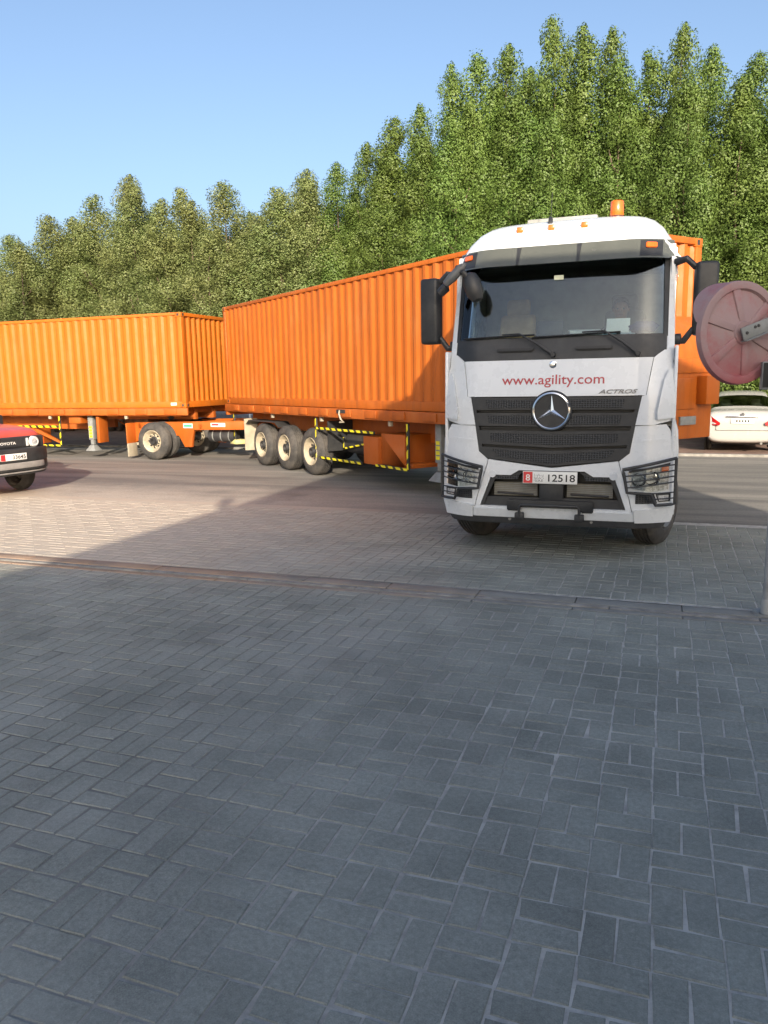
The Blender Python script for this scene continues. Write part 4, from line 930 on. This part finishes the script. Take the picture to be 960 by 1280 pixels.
MB().add([(-.014, -.085, .70), (.014, -.085, .70), (0, -.118, .706), (0, -.088, .755)], [(0, 1, 2), (0, 2, 3), (1, 3, 2), (0, 3, 1)]).build('nose', SKIN_, driver)
MB().b2((-.024, -.090, .675), (.024, -.080, .682)).build('mouth', simple('lip', (.18, .06, .05), .6), driver)

# ================================================================== CARS
def car_loft(root, stations, ring, mats, ids, sub=2):
    """stations: dicts with y and a half-ring of (x, z); ids(si, ri) gives which piece a face belongs to"""
    bm = bmesh.new(); rows = []
    for st_ in stations:
        half = st_['ring']; pts = [(x, z) for x, z in half]+[(-x, z) for x, z in half[-2:0:-1]]
        rows.append([bm.verts.new((x, st_['y']+st_.get('dy', lambda x, z: 0)(x, z), z)) for x, z in pts])
    n = len(rows[0]); nh = len(stations[0]['ring'])
    names = []
    for a in range(len(rows)-1):
        for k in range(n):
            f = bm.faces.new((rows[a][k], rows[a][(k+1) % n], rows[a+1][(k+1) % n], rows[a+1][k]))
            rk = k if k < nh-1 else n-1-k
            nm = ids(a, rk, k < nh-1)
            if nm not in names: names.append(nm)
            f.material_index = names.index(nm)
    for end in (0, -1):
        f = bm.faces.new(rows[end]); 
        if 'body' not in names: names.append('body')
        f.material_index = names.index('body')
    bmesh.ops.recalc_face_normals(bm, faces=bm.faces)
    me = bpy.data.meshes.new('tmp'); bm.to_mesh(me); bm.free(); o = bpy.data.objects.new('tmp', me); COL.objects.link(o)
    for q in names: me.materials.append(WHITE)
    s_ = o.modifiers.new('s', 'SUBSURF'); s_.levels = sub
    dg = bpy.context.evaluated_depsgraph_get(); ev = bpy.data.meshes.new_from_object(o.evaluated_get(dg)); bpy.data.objects.remove(o)
    out = {}
    for i, q in enumerate(names):
        b = bmesh.new(); b.from_mesh(ev)
        bmesh.ops.delete(b, geom=[f for f in b.faces if f.material_index != i], context='FACES')
        for f in b.faces: f.material_index = 0
        out[q] = link_bm(q.split('#')[0], b, mats[q.split('#')[0]], root, 50)
    return out
LAMPW = simple('lamp_white', (.55, .55, .54), .3)
def sedan(root, paint, plate=True):
    def ring(w, zb, zm, belt, top, wt):
        cab = top-belt > .15
        return [(0, zb), (w*.72, zb), (w*.95, zb+.07), (w, zm), (w*.985, belt-.06), (w*.955, belt), (wt+(w*.955-wt)*.45 if cab else w*.90, belt+(top-belt)*.55), (wt if cab else w*.80, top-.035 if cab else top-.012), (wt*.72 if cab else w*.5, top), (0, top+.012)]
    W = .845
    S = [dict(y=0.0, ring=ring(W*.90, .34, .55, .74, .80, .5)), dict(y=.03, ring=ring(W*.965, .28, .58, .86, .93, .5)), dict(y=.12, ring=ring(W*.985, .24, .6, .95, 1.045, .5)), dict(y=.35, ring=ring(W, .22, .6, .98, 1.075, .5)),
         dict(y=.62, ring=ring(W, .20, .6, .98, 1.085, .55)), dict(y=1.22, ring=ring(W, .20, .6, .97, 1.46, .60)), dict(y=1.9, ring=ring(W, .20, .6, .95, 1.52, .63)), dict(y=2.5, ring=ring(W, .20, .6, .93, 1.50, .61)),
         dict(y=2.75, ring=ring(W, .20, .6, .93, 1.46, .60)), dict(y=3.45, ring=ring(W, .20, .6, .90, 1.0, .55)), dict(y=3.95, ring=ring(W*.98, .22, .58, .82, .90, .5)), dict(y=4.25, ring=ring(W*.93, .26, .52, .72, .78, .5)), dict(y=4.36, ring=ring(W*.84, .34, .48, .62, .66, .5))]
    def ids(a, k, right):
        if a == 4 and k in (6, 7, 8): return 'rear_window'
        if a == 8 and k in (6, 7, 8): return 'windscreen'
        if a in (5, 6, 7) and k in (5, 6): return 'side_window#%d%d' % (a, right)
        return 'body'
    out = car_loft(root, S, None, dict(body=paint, rear_window=GLASS_C, windscreen=GLASS_C, side_window=GLASS_C, tail_lamp=REDL), ids)
    for x in (-.74, .74):
        for y in (.92, 3.52):
            wheel(root, (x, y, .30), 0 if x > 0 else math.pi, r=.30, w=.19, side=1, rim=GREYST, holes=False, rimr=.19)
            m = MB(); sg = 1 if x > 0 else -1
            m.lathe([(sg*.0, .345), (sg*.04, .345)], o=(sg*.815, y, .30), n=28); m.lathe([(sg*.035, .001), (sg*.035, .345)], o=(sg*.80, y, .30), n=28); m.build('wheel_arch', BLACKT, root) 
    MB().b2((-.70, .5, .18), (.70, 3.9, .22)).build('underbody', BLACKT, root)
    ly = lambda x, z: -.075+.26*max(0, (abs(x)-.50)/.33)**2.2+.10*max(0, z-.82)
    for s in (-1, 1):
        P = [(-.845, .96), (-.80, 1.0), (-.70, .90), (-.50, .755), (-.52, .70), (-.80, .68), (-.85, .72)]
        tl = patch('tail_lamp', P if s < 0 else mir(P), 0, .14, REDL, root, bevel=.012, yfn=ly)
        P = [(-.74, .80), (-.60, .745), (-.62, .725), (-.77, .725)]
        patch('reverse_lens', P if s < 0 else mir(P), -.006, .01, LAMPW, tl, yfn=ly)
    for z in (.565,): MB().b2((-.60, -.012, z), (.60, .10, z+.008)).build('panel_gap', BLACKT, root)
    for s in (-1, 1): MB().b2((s*.60-.006, -.010, .57), (s*.60+.006, .10, .72)).build('panel_gap', BLACKT, root)
    if plate:
        p = MB().b2((-.26, -.012, -.06), (.26, .0, .06)).build('number_plate', PLATEW, root, .004, loc=(-.0, -.012, .80), rot=(R(-8), 0, 0))
        for q in range(5): MB().b2((-.15+q*.066, -.0135, -.028), (-.105+q*.066, -.0125, .03)).build('plate_mark', BLACKT, p)
    MB().b2((-.38, -.02, .895), (.38, .02, .925)).build('chrome_strip', CHROME, root, .008, loc=(0, -.005, 0))
    MB().lathe([(-.02, .001), (-.02, .04), (.01, .045)], axis='y', n=16).build('boot_badge', CHROME, root, loc=(0, .02, .96))
    MB().tube([(.45, -.03, .25), (.45, .15, .25)], .03, 10).build('exhaust', GREYST, root)
    SEATC = simple('car_seat_beige', (.38, .32, .24), .9)
    for x in (-.36, .36):
        MB().b2((x-.25, 2.0, .45), (x+.25, 2.12, 1.08)).build('front_seat', SEATC, root, .05); MB().b2((x-.12, 2.0, 1.10), (x+.12, 2.08, 1.28)).build('headrest', SEATC, root, .03)
        MB().b2((x-.12, 1.05, 1.06), (x+.12, 1.12, 1.20)).build('headrest', SEATC, root, .03)
    MB().b2((-.62, 1.0, .45), (.62, 1.15, 1.05)).build('rear_seat', SEATC, root, .05)
    MB().b2((-.62, .75, .99), (.62, 1.2, 1.02)).build('parcel_shelf', simple('shelf', (.3, .27, .22), .9), root)
    for s in (-1, 1): MB().b2((-.09, -.05, -.06), (.09, .05, .06)).build('door_mirror', paint, root, .03, loc=(s*.93, 2.95, 1.0))
CARW = simple('white_car_paint', (.37, .365, .35), .25, var=.02, scale=2, coat=.5)
c1 = empty('parked_car', (1.86, 21.15, 0.03), R(-3), 'white saloon car parked across the road, seen from behind under the round mirror', 'car'); sedan(c1, CARW)
c2_ = empty('parked_car', (-17.6, 24.6, 0.03), R(-82), 'blue grey car parked beyond the road, glimpsed under the left container', 'car'); sedan(c2_, simple('blue_grey_car_paint', (.16, .19, .23), .3, var=.03, coat=.5), plate=False)

# boxy off-roader at the left edge (local: front at y=0 looking to -y)
def offroader():
    hd = Vector((math.cos(R(-8)), math.sin(R(-8)), 0)); fr_ = Vector((-11.12, 10.76, 0))
    rt_ = empty('off_road_car', (fr_.x, fr_.y, 0), math.atan2(hd.y, hd.x)+math.pi/2, 'red off-road car with round headlamps and black bumper at the left edge', 'car')
    RED = simple('coral_red_paint', (.50, .075, .06), .35, var=.05, scale=2, coat=.3, dirt=(.45, .2, .16), dirt_amt=.3)
    def ring(w, zb, belt, top, wt, cab):
        return [(0, zb), (w*.8, zb), (w*.97, zb+.05), (w, (zb+belt)/2), (w*.99, belt-.05), (w*.955, belt), (wt+(w*.955-wt)*.4 if cab else w*.93, belt+(top-belt)*.6 if cab else top-.05), (wt if cab else w*.86, top-.05 if cab else top-.015), (wt*.8 if cab else w*.5, top), (0, top+.01)]
    W = .90
    S = [dict(y=.16, ring=ring(W*.90, .62, 1.08, 1.13, .5, 0)), dict(y=.20, ring=ring(W*.93, .60, 1.13, 1.20, .5, 0)), dict(y=.45, ring=ring(W, .58, 1.16, 1.27, .5, 0)), dict(y=1.25, ring=ring(W, .5, 1.17, 1.31, .6, 0)), dict(y=1.38, ring=ring(W, .5, 1.18, 1.33, .62, 0)),
         dict(y=1.70, ring=ring(W, .5, 1.17, 1.76, .70, 1)), dict(y=2.1, ring=ring(W, .5, 1.17, 1.82, .72, 1)), dict(y=3.2, ring=ring(W, .5, 1.17, 1.82, .72, 1)), dict(y=4.1, ring=ring(W, .5, 1.17, 1.78, .70, 1)), dict(y=4.3, ring=ring(W*.98, .5, 1.15, 1.68, .66, 1)), dict(y=4.45, ring=ring(W*.95, .52, 1.1, 1.3, .6, 1))]
    def ids(a, k, right):
        if a == 4 and k in (6, 7, 8): return 'windscreen'
        if a in (6, 7) and k in (5, 6): return 'side_window#%d%d' % (a, right)
        return 'body'
    car_loft(rt_, S, None, dict(body=RED, windscreen=GLASS_C, side_window=GLASS_C), ids)
    # black face
    g = MB().b2((-.80, .06, .88), (.80, .18, 1.09)).build('grille', BLACKP, rt_, .03)
    MB().b2((-.48, .052, .915), (.48, .062, 1.055)).build('grille_mesh', PERF, g)
    text('grille_lettering', 'TOYOTA', .066, PLATEW, g, flat(0, .96, .046), width=.38, bold=.0015)
    for s in (-1, 1):
        h = MB().lathe([(-.055, .001), (-.05, .06), (-.03, .092), (.03, .10)], axis='y', n=24).build('headlamp', LENSW, rt_, loc=(s*.56, .06, .985))
        MB().lathe([(-.056, .05), (-.060, .075), (-.045, .095), (.03, .105)], axis='y', n=24).build('lamp_ring', LAMPW, h)
        MB().b2((s*.755-.03, .04, .90), (s*.755+.03, .10, 1.08)).build('turn_lamp', LAMPW, rt_, .015) if False else MB().b2((s*.43-.025, .035, .91), (s*.43+.025, .06, 1.06)).build('lamp_trim', LAMPW, rt_, .01)
        MB().b2((s*.76-.07, .07, .90), (s*.76+.07, .25, 1.07)).build('corner_lamp', AMBER, rt_, .03)
        MB().b2((s*.98-.10, 1.55, 1.22), (s*.98+.10, 1.68, 1.45)).build('door_mirror', BLACKP, rt_, .04)
        for y in (.86, 3.55):
            wheel(rt_, (s*.80, y, .39), 0 if s > 0 else math.pi, r=.39, w=.27, side=1, rim=GREYST, holes=False, rimr=.24)
            m = MB(); ar = [(y+r_*math.cos(a), .42+r_*math.sin(a)) for r_ in (.44, .52) for a in np.linspace(math.pi, 0, 15)]
            m.prism(ar[:15]+ar[15:][::-1], 'x', s*.93-.06, s*.93+.05); m.build('wheel_arch', BLACKP, rt_, .015)
    bp = MB(); yb = lambda x: -.10+.22*(abs(x)/.90)**4
    P = [(-.90+1.8*i/16) for i in range(17)]
    def band(z0, z1, off, th, k=1.0):
        m = MB(); vs_ = []
        for x in [q*k for q in P]: y = yb(x)+off; vs_ += [(x, y, z0), (x, y, z1), (x, y+th, z0), (x, y+th, z1)]
        f = []
        for i in range(16):
            a, b = 4*i, 4*i+4; f += [(a, b, b+1, a+1), (a+2, a+3, b+3, b+2), (a+1, b+1, b+3, a+3), (a, a+2, b+2, b)]
        f += [(0, 1, 3, 2), (64, 66, 67, 65)]; return m.add(vs_, f)
    bpo = band(.64, .885, 0, .3).build('bumper', BLACKP, rt_, .02)
    SIL = simple('silver_plastic', (.30, .29, .28), .5, .2)
    band(.48, .645, .012, .3).build('bumper_base', BLACKP, rt_, .02)
    band(.52, .635, -.004, .2, .80).build('skid_plate', SIL, rt_, .02); band(.40, .50, .06, .3).build('lower_valance', BLACKP, rt_, .02); band(.44, .462, .035, .05).build('valance_strip', SIL, rt_)
    p = MB().b2((-.27, -.008, -.06), (.27, .0, .06)).build('number_plate', PLATEW, rt_, .004, loc=(0, -.108, .745))
    MB().b2((-.264, -.0105, -.055), (-.17, -.0082, .055)).build('plate_red_band', PLATER, p)
    text('plate_number', '33645', .10, BLACKT, p, flat(.11, -.036, -.0088), width=.27, bold=.0015)
    MB().b2((-.85, 1.0, .42), (.85, 4.2, .52)).build('underbody', BLACKT, rt_)
    for x in (-.38, .38): MB().b2((x-.26, 2.3, .7), (x+.26, 2.45, 1.5)).build('front_seat', INT, rt_, .05)
offroader()

# ================================================================== ROUND ROAD MIRROR ON POLE
def road_mirror():
    t = empty('convex_road_mirror', (.885, 6.95, 0), 0, 'round faded red convex mirror seen from behind on a grey pole at the right edge', 'mirror')
    MB().tube([(0, 0, 0), (0, 0, 2.62)], .038, 16).build('pole', simple('pole_paint', (.34, .34, .33), .5, var=.15, dirt=(.15, .12, .1), dirt_amt=.5), t)
    MB().lathe([(0, .06), (.02, .11), (0, .115)], axis='z', n=18).build('base_flange', GREYP, t); MB().lathe([(0.004, .048), (.12, .046), (.13, .039)], axis='z', n=16).build('base_sleeve', simple('pale_band', (.36, .36, .34), .7), t)
    # dish: its back looks to the camera, mirror side looks away to the left over the road
    ax = Vector((-.62, .78, -.02)).normalized()            # direction the mirror looks
    d = bpy.data.objects.new('dish', None)
    prof = [(0.0, .001), (0.0, .085), (.014, .095), (.024, .13), (.050, .325), (.028, .338), (.024, .372), (.03, .395), (.075, .402), (.085, .392), (.07, .37), (.07, .001)]
    dish = MB().lathe(prof, axis='z', n=64).build('dish', FRED, t, smooth=30)
    ctr = Vector((-.315, -.22, 2.315)); dish.location = ctr; dish.rotation_mode = 'QUATERNION'
    q = ax.to_track_quat('Z', 'Y'); dish.rotation_quaternion = q
    for k in range(6):          # ribs pressed into the back, in pairs of edges
        a = k*math.pi/3+.35; r_ = Matrix.Rotation(a, 4, 'Z'); m = MB()
        vs_ = [Vector(p) for p in ((.09, -.028, .024), (.335, -.040, .060), (.335, .040, .060), (.09, .028, .024), (.09, -.024, .008), (.335, -.035, .036), (.335, .035, .036), (.09, .024, .008))]
        m.add([r_ @ p for p in vs_], [(0, 1, 5, 4), (1, 2, 6, 5), (2, 3, 7, 6), (3, 0, 4, 7), (4, 5, 6, 7)]); m.build('rib', FRED, dish, .004)
    # hood over the upper edge, in front of the mirror face
    m = MB(); vs_ = []; n = 28
    upl = q.inverted() @ Vector((0, 0, 1)); a0 = math.atan2(upl.y, upl.x)
    for i in range(n+1):
        u_ = -1+2*i/n; a = a0+u_*R(78); dep = .17*(1-abs(u_)**3)
        for r_, z in ((.398, .07), (.408, .08+dep), (.402, .08+dep), (.390, .07)): vs_.append((r_*math.cos(a), r_*math.sin(a), z))
    m.add(vs_, [(4*i+j, 4*i+4+j, 4*i+4+(j+1) % 4, 4*i+(j+1) % 4) for i in range(n) for j in range(4)]+[(0, 1, 2, 3), (4*n+3, 4*n+2, 4*n+1, 4*n)])
    m.build('hood', FRED, dish, smooth=40)
    MB().lathe([(.088, .001), (.07, .25), (.045+.03, .385)], axis='z', n=48).build('mirror_face', CHROME, dish)
    # bracket from hub to the pole
    hub = ctr-ax*.02; cl = Vector((0, -.05, 2.44)); dv = (cl-hub); L_ = dv.length
    qb = dv.to_track_quat('X', 'Z'); b = MB().b2((-.06, -.008, -.05), (L_+.02, .008, .05)).b2((-.06, -.04, -.058), (L_*.6, .04, -.05)).build('bracket', GREYP, t, .004, loc=hub-ax*.02); b.rotation_mode = 'QUATERNION'; b.rotation_quaternion = qb
    for x in (-.02, .06, .09): MB().lathe([(-.014, .001), (-.014, .011), (-.008, .013)], axis='y', n=8).build('bolt', DARK, b, loc=(x, 0, .0 if x < .05 else .02))
    MB().lathe([(-.09, .045), (-.09, .062), (.09, .062), (.09, .045)], axis='z', n=20).build('clamp', GREYP, t, .004, loc=(0, 0, 2.44))
    bx = MB().b2((-.12, -.06, 1.87), (.02, .06, 2.09)).build('junction_box', GREYP, t, .008, loc=(-.05, -.10, 0))
    MB().b2((-.11, -.064, 1.89), (.0, -.061, 2.08)).build('open_front', BLACKT, bx); MB().tube([(-.05, -.07, 1.92), (-.02, -.09, 1.96), (-.0, -.07, 2.02)], .025, 8).build('cable_bunch', simple('pale_cable', (.4, .4, .4), .6), bx)
    return t
road_mirror()

# ================================================================== TREES
LEAF = leaf_mat('conocarpus_leaves', [(.088, .150, .032), (.105, .178, .040), (.125, .205, .048), (.150, .228, .060)])
LEAF2 = leaf_mat('dusty_hazed_conocarpus_leaves', [(.140, .190, .062), (.160, .212, .072), (.185, .235, .085), (.215, .255, .105)])  # left trees: leaf dust, with distance haze put into the paler colour
BARK = simple('bark', (.13, .095, .07), .95, var=.3, scale=10, bmp=.6)
nprng = np.random.default_rng(5)
def crown_mesh(seed, spires, leaves, mat, lsize=.058):
    """spires: (dx, dy, height, radius); leaf-sized faces in clumps round each leader"""
    g = np.random.default_rng(seed); C_, Rr, Wt = [], [], []
    for (dx, dy, h, rad) in spires:
        n = int(17*h*rad)
        for i in range(n):
            u = (i+g.random())/n; z = 1.25+(h-1.6)*u
            taper = (min(1.0, (1-u)/.34)**.62)*(.8+.2*min(1, u/.12))*(.92+.16*math.sin(u*23+dx*5+seed))
            rr = rad*taper*(.85+.3*math.sin(u*17+seed+dx*3)**2*.5)
            a = g.random()*2*math.pi; q = rr*math.sqrt(g.uniform(.15, .95))
            C_.append((dx+q*math.cos(a), dy+q*math.sin(a), z)); cr = g.uniform(.20, .46)*(.5+.5*taper); Rr.append(cr); Wt.append(cr**2)
        for k in range(3):
            C_.append((dx+g.normal(0, .05), dy+g.normal(0, .05), h-.75+.22*k)); Rr.append(.17-.035*k); Wt.append(.03)
    C_ = np.array(C_); Rr = np.array(Rr); Wt = np.array(Wt); idx = g.choice(len(C_), leaves, p=Wt/Wt.sum())
    d = g.normal(size=(leaves, 3)); d /= np.linalg.norm(d, axis=1)[:, None]
    rad = Rr[idx]*np.where(g.random(leaves) < .8, g.normal(.95, .10, leaves), g.uniform(.3, 1.25, leaves)); p = C_[idx]+d*rad[:, None]*np.array([1, 1, 1.3])
    nrm = d*1.15+g.normal(size=(leaves, 3))*.42+np.array([0, 0, .30]); nrm /= np.linalg.norm(nrm, axis=1)[:, None]
    nrm *= np.sign((nrm*d).sum(1))[:, None]; t = np.cross(nrm, g.normal(size=(leaves, 3))); t /= np.linalg.norm(t, axis=1)[:, None]; b = np.cross(nrm, t)
    L_ = (lsize*g.uniform(.65, 1.35, leaves))[:, None]; W_ = L_*.33
    vs_ = np.stack([p-b*W_+nrm*L_*.04, p+t*L_*.5, p+b*W_+nrm*L_*.04, p-t*L_*.5], 1).reshape(-1, 3).astype(np.float32)
    me = bpy.data.meshes.new('crown'); nl = leaves; me.vertices.add(4*nl); me.vertices.foreach_set('co', vs_.ravel())
    me.loops.add(4*nl); me.loops.foreach_set('vertex_index', np.arange(4*nl, dtype=np.int32))
    me.polygons.add(nl); me.polygons.foreach_set('loop_start', np.arange(0, 4*nl, 4, dtype=np.int32)); me.polygons.foreach_set('loop_total', np.full(nl, 4, np.int32))
    me.update(); me.materials.append(mat); me.polygons.foreach_set('use_smooth', np.ones(nl, dtype=bool))
    cn = nrm*.45+d*.75; cn /= np.linalg.norm(cn, axis=1)[:, None]; me.normals_split_custom_set_from_vertices(np.repeat(cn, 4, axis=0).astype(np.float32).tolist())
    return me
def trunk_mesh(seed, spires):
    g = random.Random(seed); m = MB()
    for k, (dx, dy, h, rad) in enumerate(spires):
        bx_, by_ = dx*.25, dy*.25; path = [(bx_+(dx-bx_)*min(1, u*1.6)+g.gauss(0, .04), by_+(dy-by_)*min(1, u*1.6)+g.gauss(0, .04), h*.93*u) for u in np.linspace(0, 1, 9)]
        m.tube(path, [.10*(1-u)**1.1*(h/11)+.006 for u in np.linspace(0, 1, 9)], 7)
        for q in range(10):
            u = g.uniform(.12, .85); i = int(u*8); p0 = Vector(path[i]); a = g.uniform(0, 6.28); l = rad*(1-u*.6)
            m.tube([p0, p0+Vector((math.cos(a)*l*.5, math.sin(a)*l*.5, l*.55)), p0+Vector((math.cos(a)*l*.8, math.sin(a)*l*.8, l*1.3))], [.03, .02, .008], 5)
    me = bpy.data.meshes.new('trunk'); bm = bmesh.new(); vv = [bm.verts.new(p) for p in m.v]
    for f in m.f: bm.faces.new([vv[i] for i in f])
    bm.to_mesh(me); bm.free(); me.polygons.foreach_set('use_smooth', [True]*len(me.polygons)); me.materials.append(BARK); return me
def mk(seed, spires, leaves, mat): return crown_mesh(seed, spires, leaves, mat), trunk_mesh(seed, spires)
SP = [[(0, 0, 10, .92), (1.0, .3, 8.9, .82), (-1.0, -.2, 7.9, .88), (.35, -1.05, 6.4, .95)],
      [(0, 0, 10, .86), (-1.0, .2, 9.2, .80), (1.0, -.3, 7.6, .90), (-.35, -1.1, 5.8, .95)],
      [(0, 0, 10, .98), (1.0, .4, 8.4, .88), (-1.0, -.4, 8.8, .84), (.25, -1.1, 7.0, .9)],
      [(0, 0, 10, .84), (.95, -.1, 9.4, .80), (-1.0, .1, 8.2, .90), (0, -1.1, 6.6, .92)],
      [(0, 0, 10, 1.1), (1.05, -.3, 9.3, 1.0), (-1.1, -.2, 8.8, 1.05), (0, -1.1, 7.4, 1.05)],
      [(0, 0, 10, 1.1), (-1.05, .1, 9.4, 1.0), (1.1, -.5, 8.6, 1.0), (-.2, -1.15, 7.8, 1.05)]]
VAR = [mk(11+i, SP[i], 150000 if i < 4 else 165000, LEAF if i < 4 else LEAF2) for i in range(6)]
front = [(-26.3, 8.5), (-24.5, 9.2), (-22.4, 9.9), (-20.2, 10.3), (-18.0, 9.7), (-15.9, 9.6), (-14.0, 9.4), (-12.7, 9.8), (-11.4, 9.9), (-10.2, 10.4), (-9.1, 11.0), (-8.2, 11.5), (-7.1, 12.5), (-6.2, 12.7), (-5.35, 13.1), (-4.6, 12.2), (-3.75, 13.3), (-2.9, 13.0), (-1.9, 12.9), (-.8, 12.0), (.1, 12.5), (.95, 12.1), (2.2, 11.5), (3.4, 11.2), (5.0, 11.0), (6.8, 10.5), (8.8, 10.2)]
ordw = ['first', 'second', 'third', 'fourth', 'fifth', 'sixth', 'seventh', 'eighth', 'ninth', 'tenth', 'eleventh', 'twelfth', 'thirteenth', 'fourteenth', 'fifteenth', 'sixteenth', 'seventeenth', 'eighteenth', 'nineteenth', 'twentieth', 'twenty-first', 'twenty-second', 'twenty-third', 'twenty-fourth', 'twenty-fifth', 'twenty-sixth', 'twenty-seventh', 'twenty-eighth']
tr_rng = random.Random(21)
def tree(x, y, h, v, label, group, wide=1.0):
    cm, tm = VAR[v]; t = empty('conocarpus_tree', (x, y, .02), tr_rng.uniform(0, 6.28), label, 'tree', group)
    c = link_me('crown', cm, t); k = link_me('trunk', tm, t); s_ = h/10.0
    for o in (c, k): o.scale = (wide, wide, s_)
    return t
for i, (x, h) in enumerate(front):
    lft = x < -12
    v = (4+i % 2) if lft else [0, 1, 2, 3][(i*7+i//3) % 4]
    where = 'above the left container' if x < -13.5 else ('above the gap between the containers' if x < -10.5 else ('above the middle container' if x < -5 else ('above the truck cab' if x < -.5 else 'right of the truck cab')))
    tree(x, 27+tr_rng.uniform(-.5, .5), h, v, '%s front-row tree from the left, %s' % (ordw[i], where), 'columnar trees in the front row', (1.38 if lft else 1.16)*tr_rng.uniform(.88, 1.14))
for i, x in enumerate(np.arange(-27.5, 9.5, 1.35)):
    hh = float(np.interp(x, [p[0] for p in front], [p[1] for p in front]))*tr_rng.uniform(.84, .96)
    tree(float(x)+tr_rng.uniform(-.4, .4), 28.7+tr_rng.uniform(-.5, .5), hh, (4+i % 2) if x < -12 else i % 4, '%s rear-row tree from the left, showing between the taller front trees' % ordw[i], 'trees of the rear row', 1.15)

# ================================================================== BACKGROUND BUILDINGS AND WALL
TAN = simple('tan_render', (.50, .36, .22), .9, var=.12, scale=1.5, bmp=.2, dirt=(.3, .22, .15), dirt_amt=.4)
bw = empty('boundary_wall', (0, 31.5, 0), 0, 'low tan boundary wall behind the row of trees', 'wall')
MB().b2((-40, -.12, 0), (24, .12, 1.9)).build('wall', TAN, bw, .02); MB().b2((-40, -.18, 1.902), (24, .18, 2.02)).build('coping', KERB, bw, .02)
def villa(loc, sz, lab, wins):
    t = empty('house', loc, 0, lab, 'house'); w, d, h = sz
    MB().b2((-w/2, 0, 0), (w/2, d, h)).build('wall', TAN, t, .03); MB().b2((-w/2-.2, -.2, h+.002), (w/2+.2, d+.2, h+.3)).build('roof', KERB, t, .03)
    for (x, z, ww, hh) in wins:
        f = MB().b2((x-ww/2-.08, -.06, z-.08), (x+ww/2+.08, -.002, z+hh+.08)).build('window', WHITES, t, .01); MB().b2((x-ww/2, -.075, z), (x+ww/2, -.062, z+hh)).build('pane', simple('teal_glass', (.05, .16, .15), .1), f)
villa((4.5, 37, 0), (9, 7, 6.0), 'tan house glimpsed through the tree trunks at the right', [(-3, 1.2, 1.1, 1.5), (-1, 1.2, 1.1, 1.5), (1, 1.2, 1.1, 1.5), (3, 1.2, 1.1, 1.5), (-2, 4, 1.2, 1.2), (2, 4, 1.2, 1.2)])
# the building beside the camera whose shadow covers the forecourt
ws_ = empty('roadside_building', (1.95, -1.0, 0), 0, 'plain building beside the camera that shades the forecourt', 'building')
BX, BY, BZ = 5.95, 13.0, 6.96
MB().b2((0.1, -BY+.1, 0), (BX-.1, -.1, BZ-.2)).build('wall', simple('building_render', (.42, .38, .32), .9, var=.1, scale=1.2), ws_); MB().b2((0, -BY, BZ-.2), (BX, 0, BZ)).build('parapet', KERB, ws_)
for y in np.arange(-11.5, -1, 2.4):
    for z in (1.0, 4.2):
        f = MB().b2((.02, y, z), (.098, y+1.2, z+1.4)).build('window', GREYP, ws_); MB().b2((.0, y+.07, z+.07), (.018, y+1.13, z+1.33)).build('pane', simple('dark_glass', (.03, .04, .045), .05), f)
vt = MB().lathe([(0, .05), (.18, .05), (.22, .10), (.38, .14), (.5, .11), (.56, .02)], axis='z', n=16).build('roof_vent', GREYST, ws_, loc=(.16, -7.1, BZ))
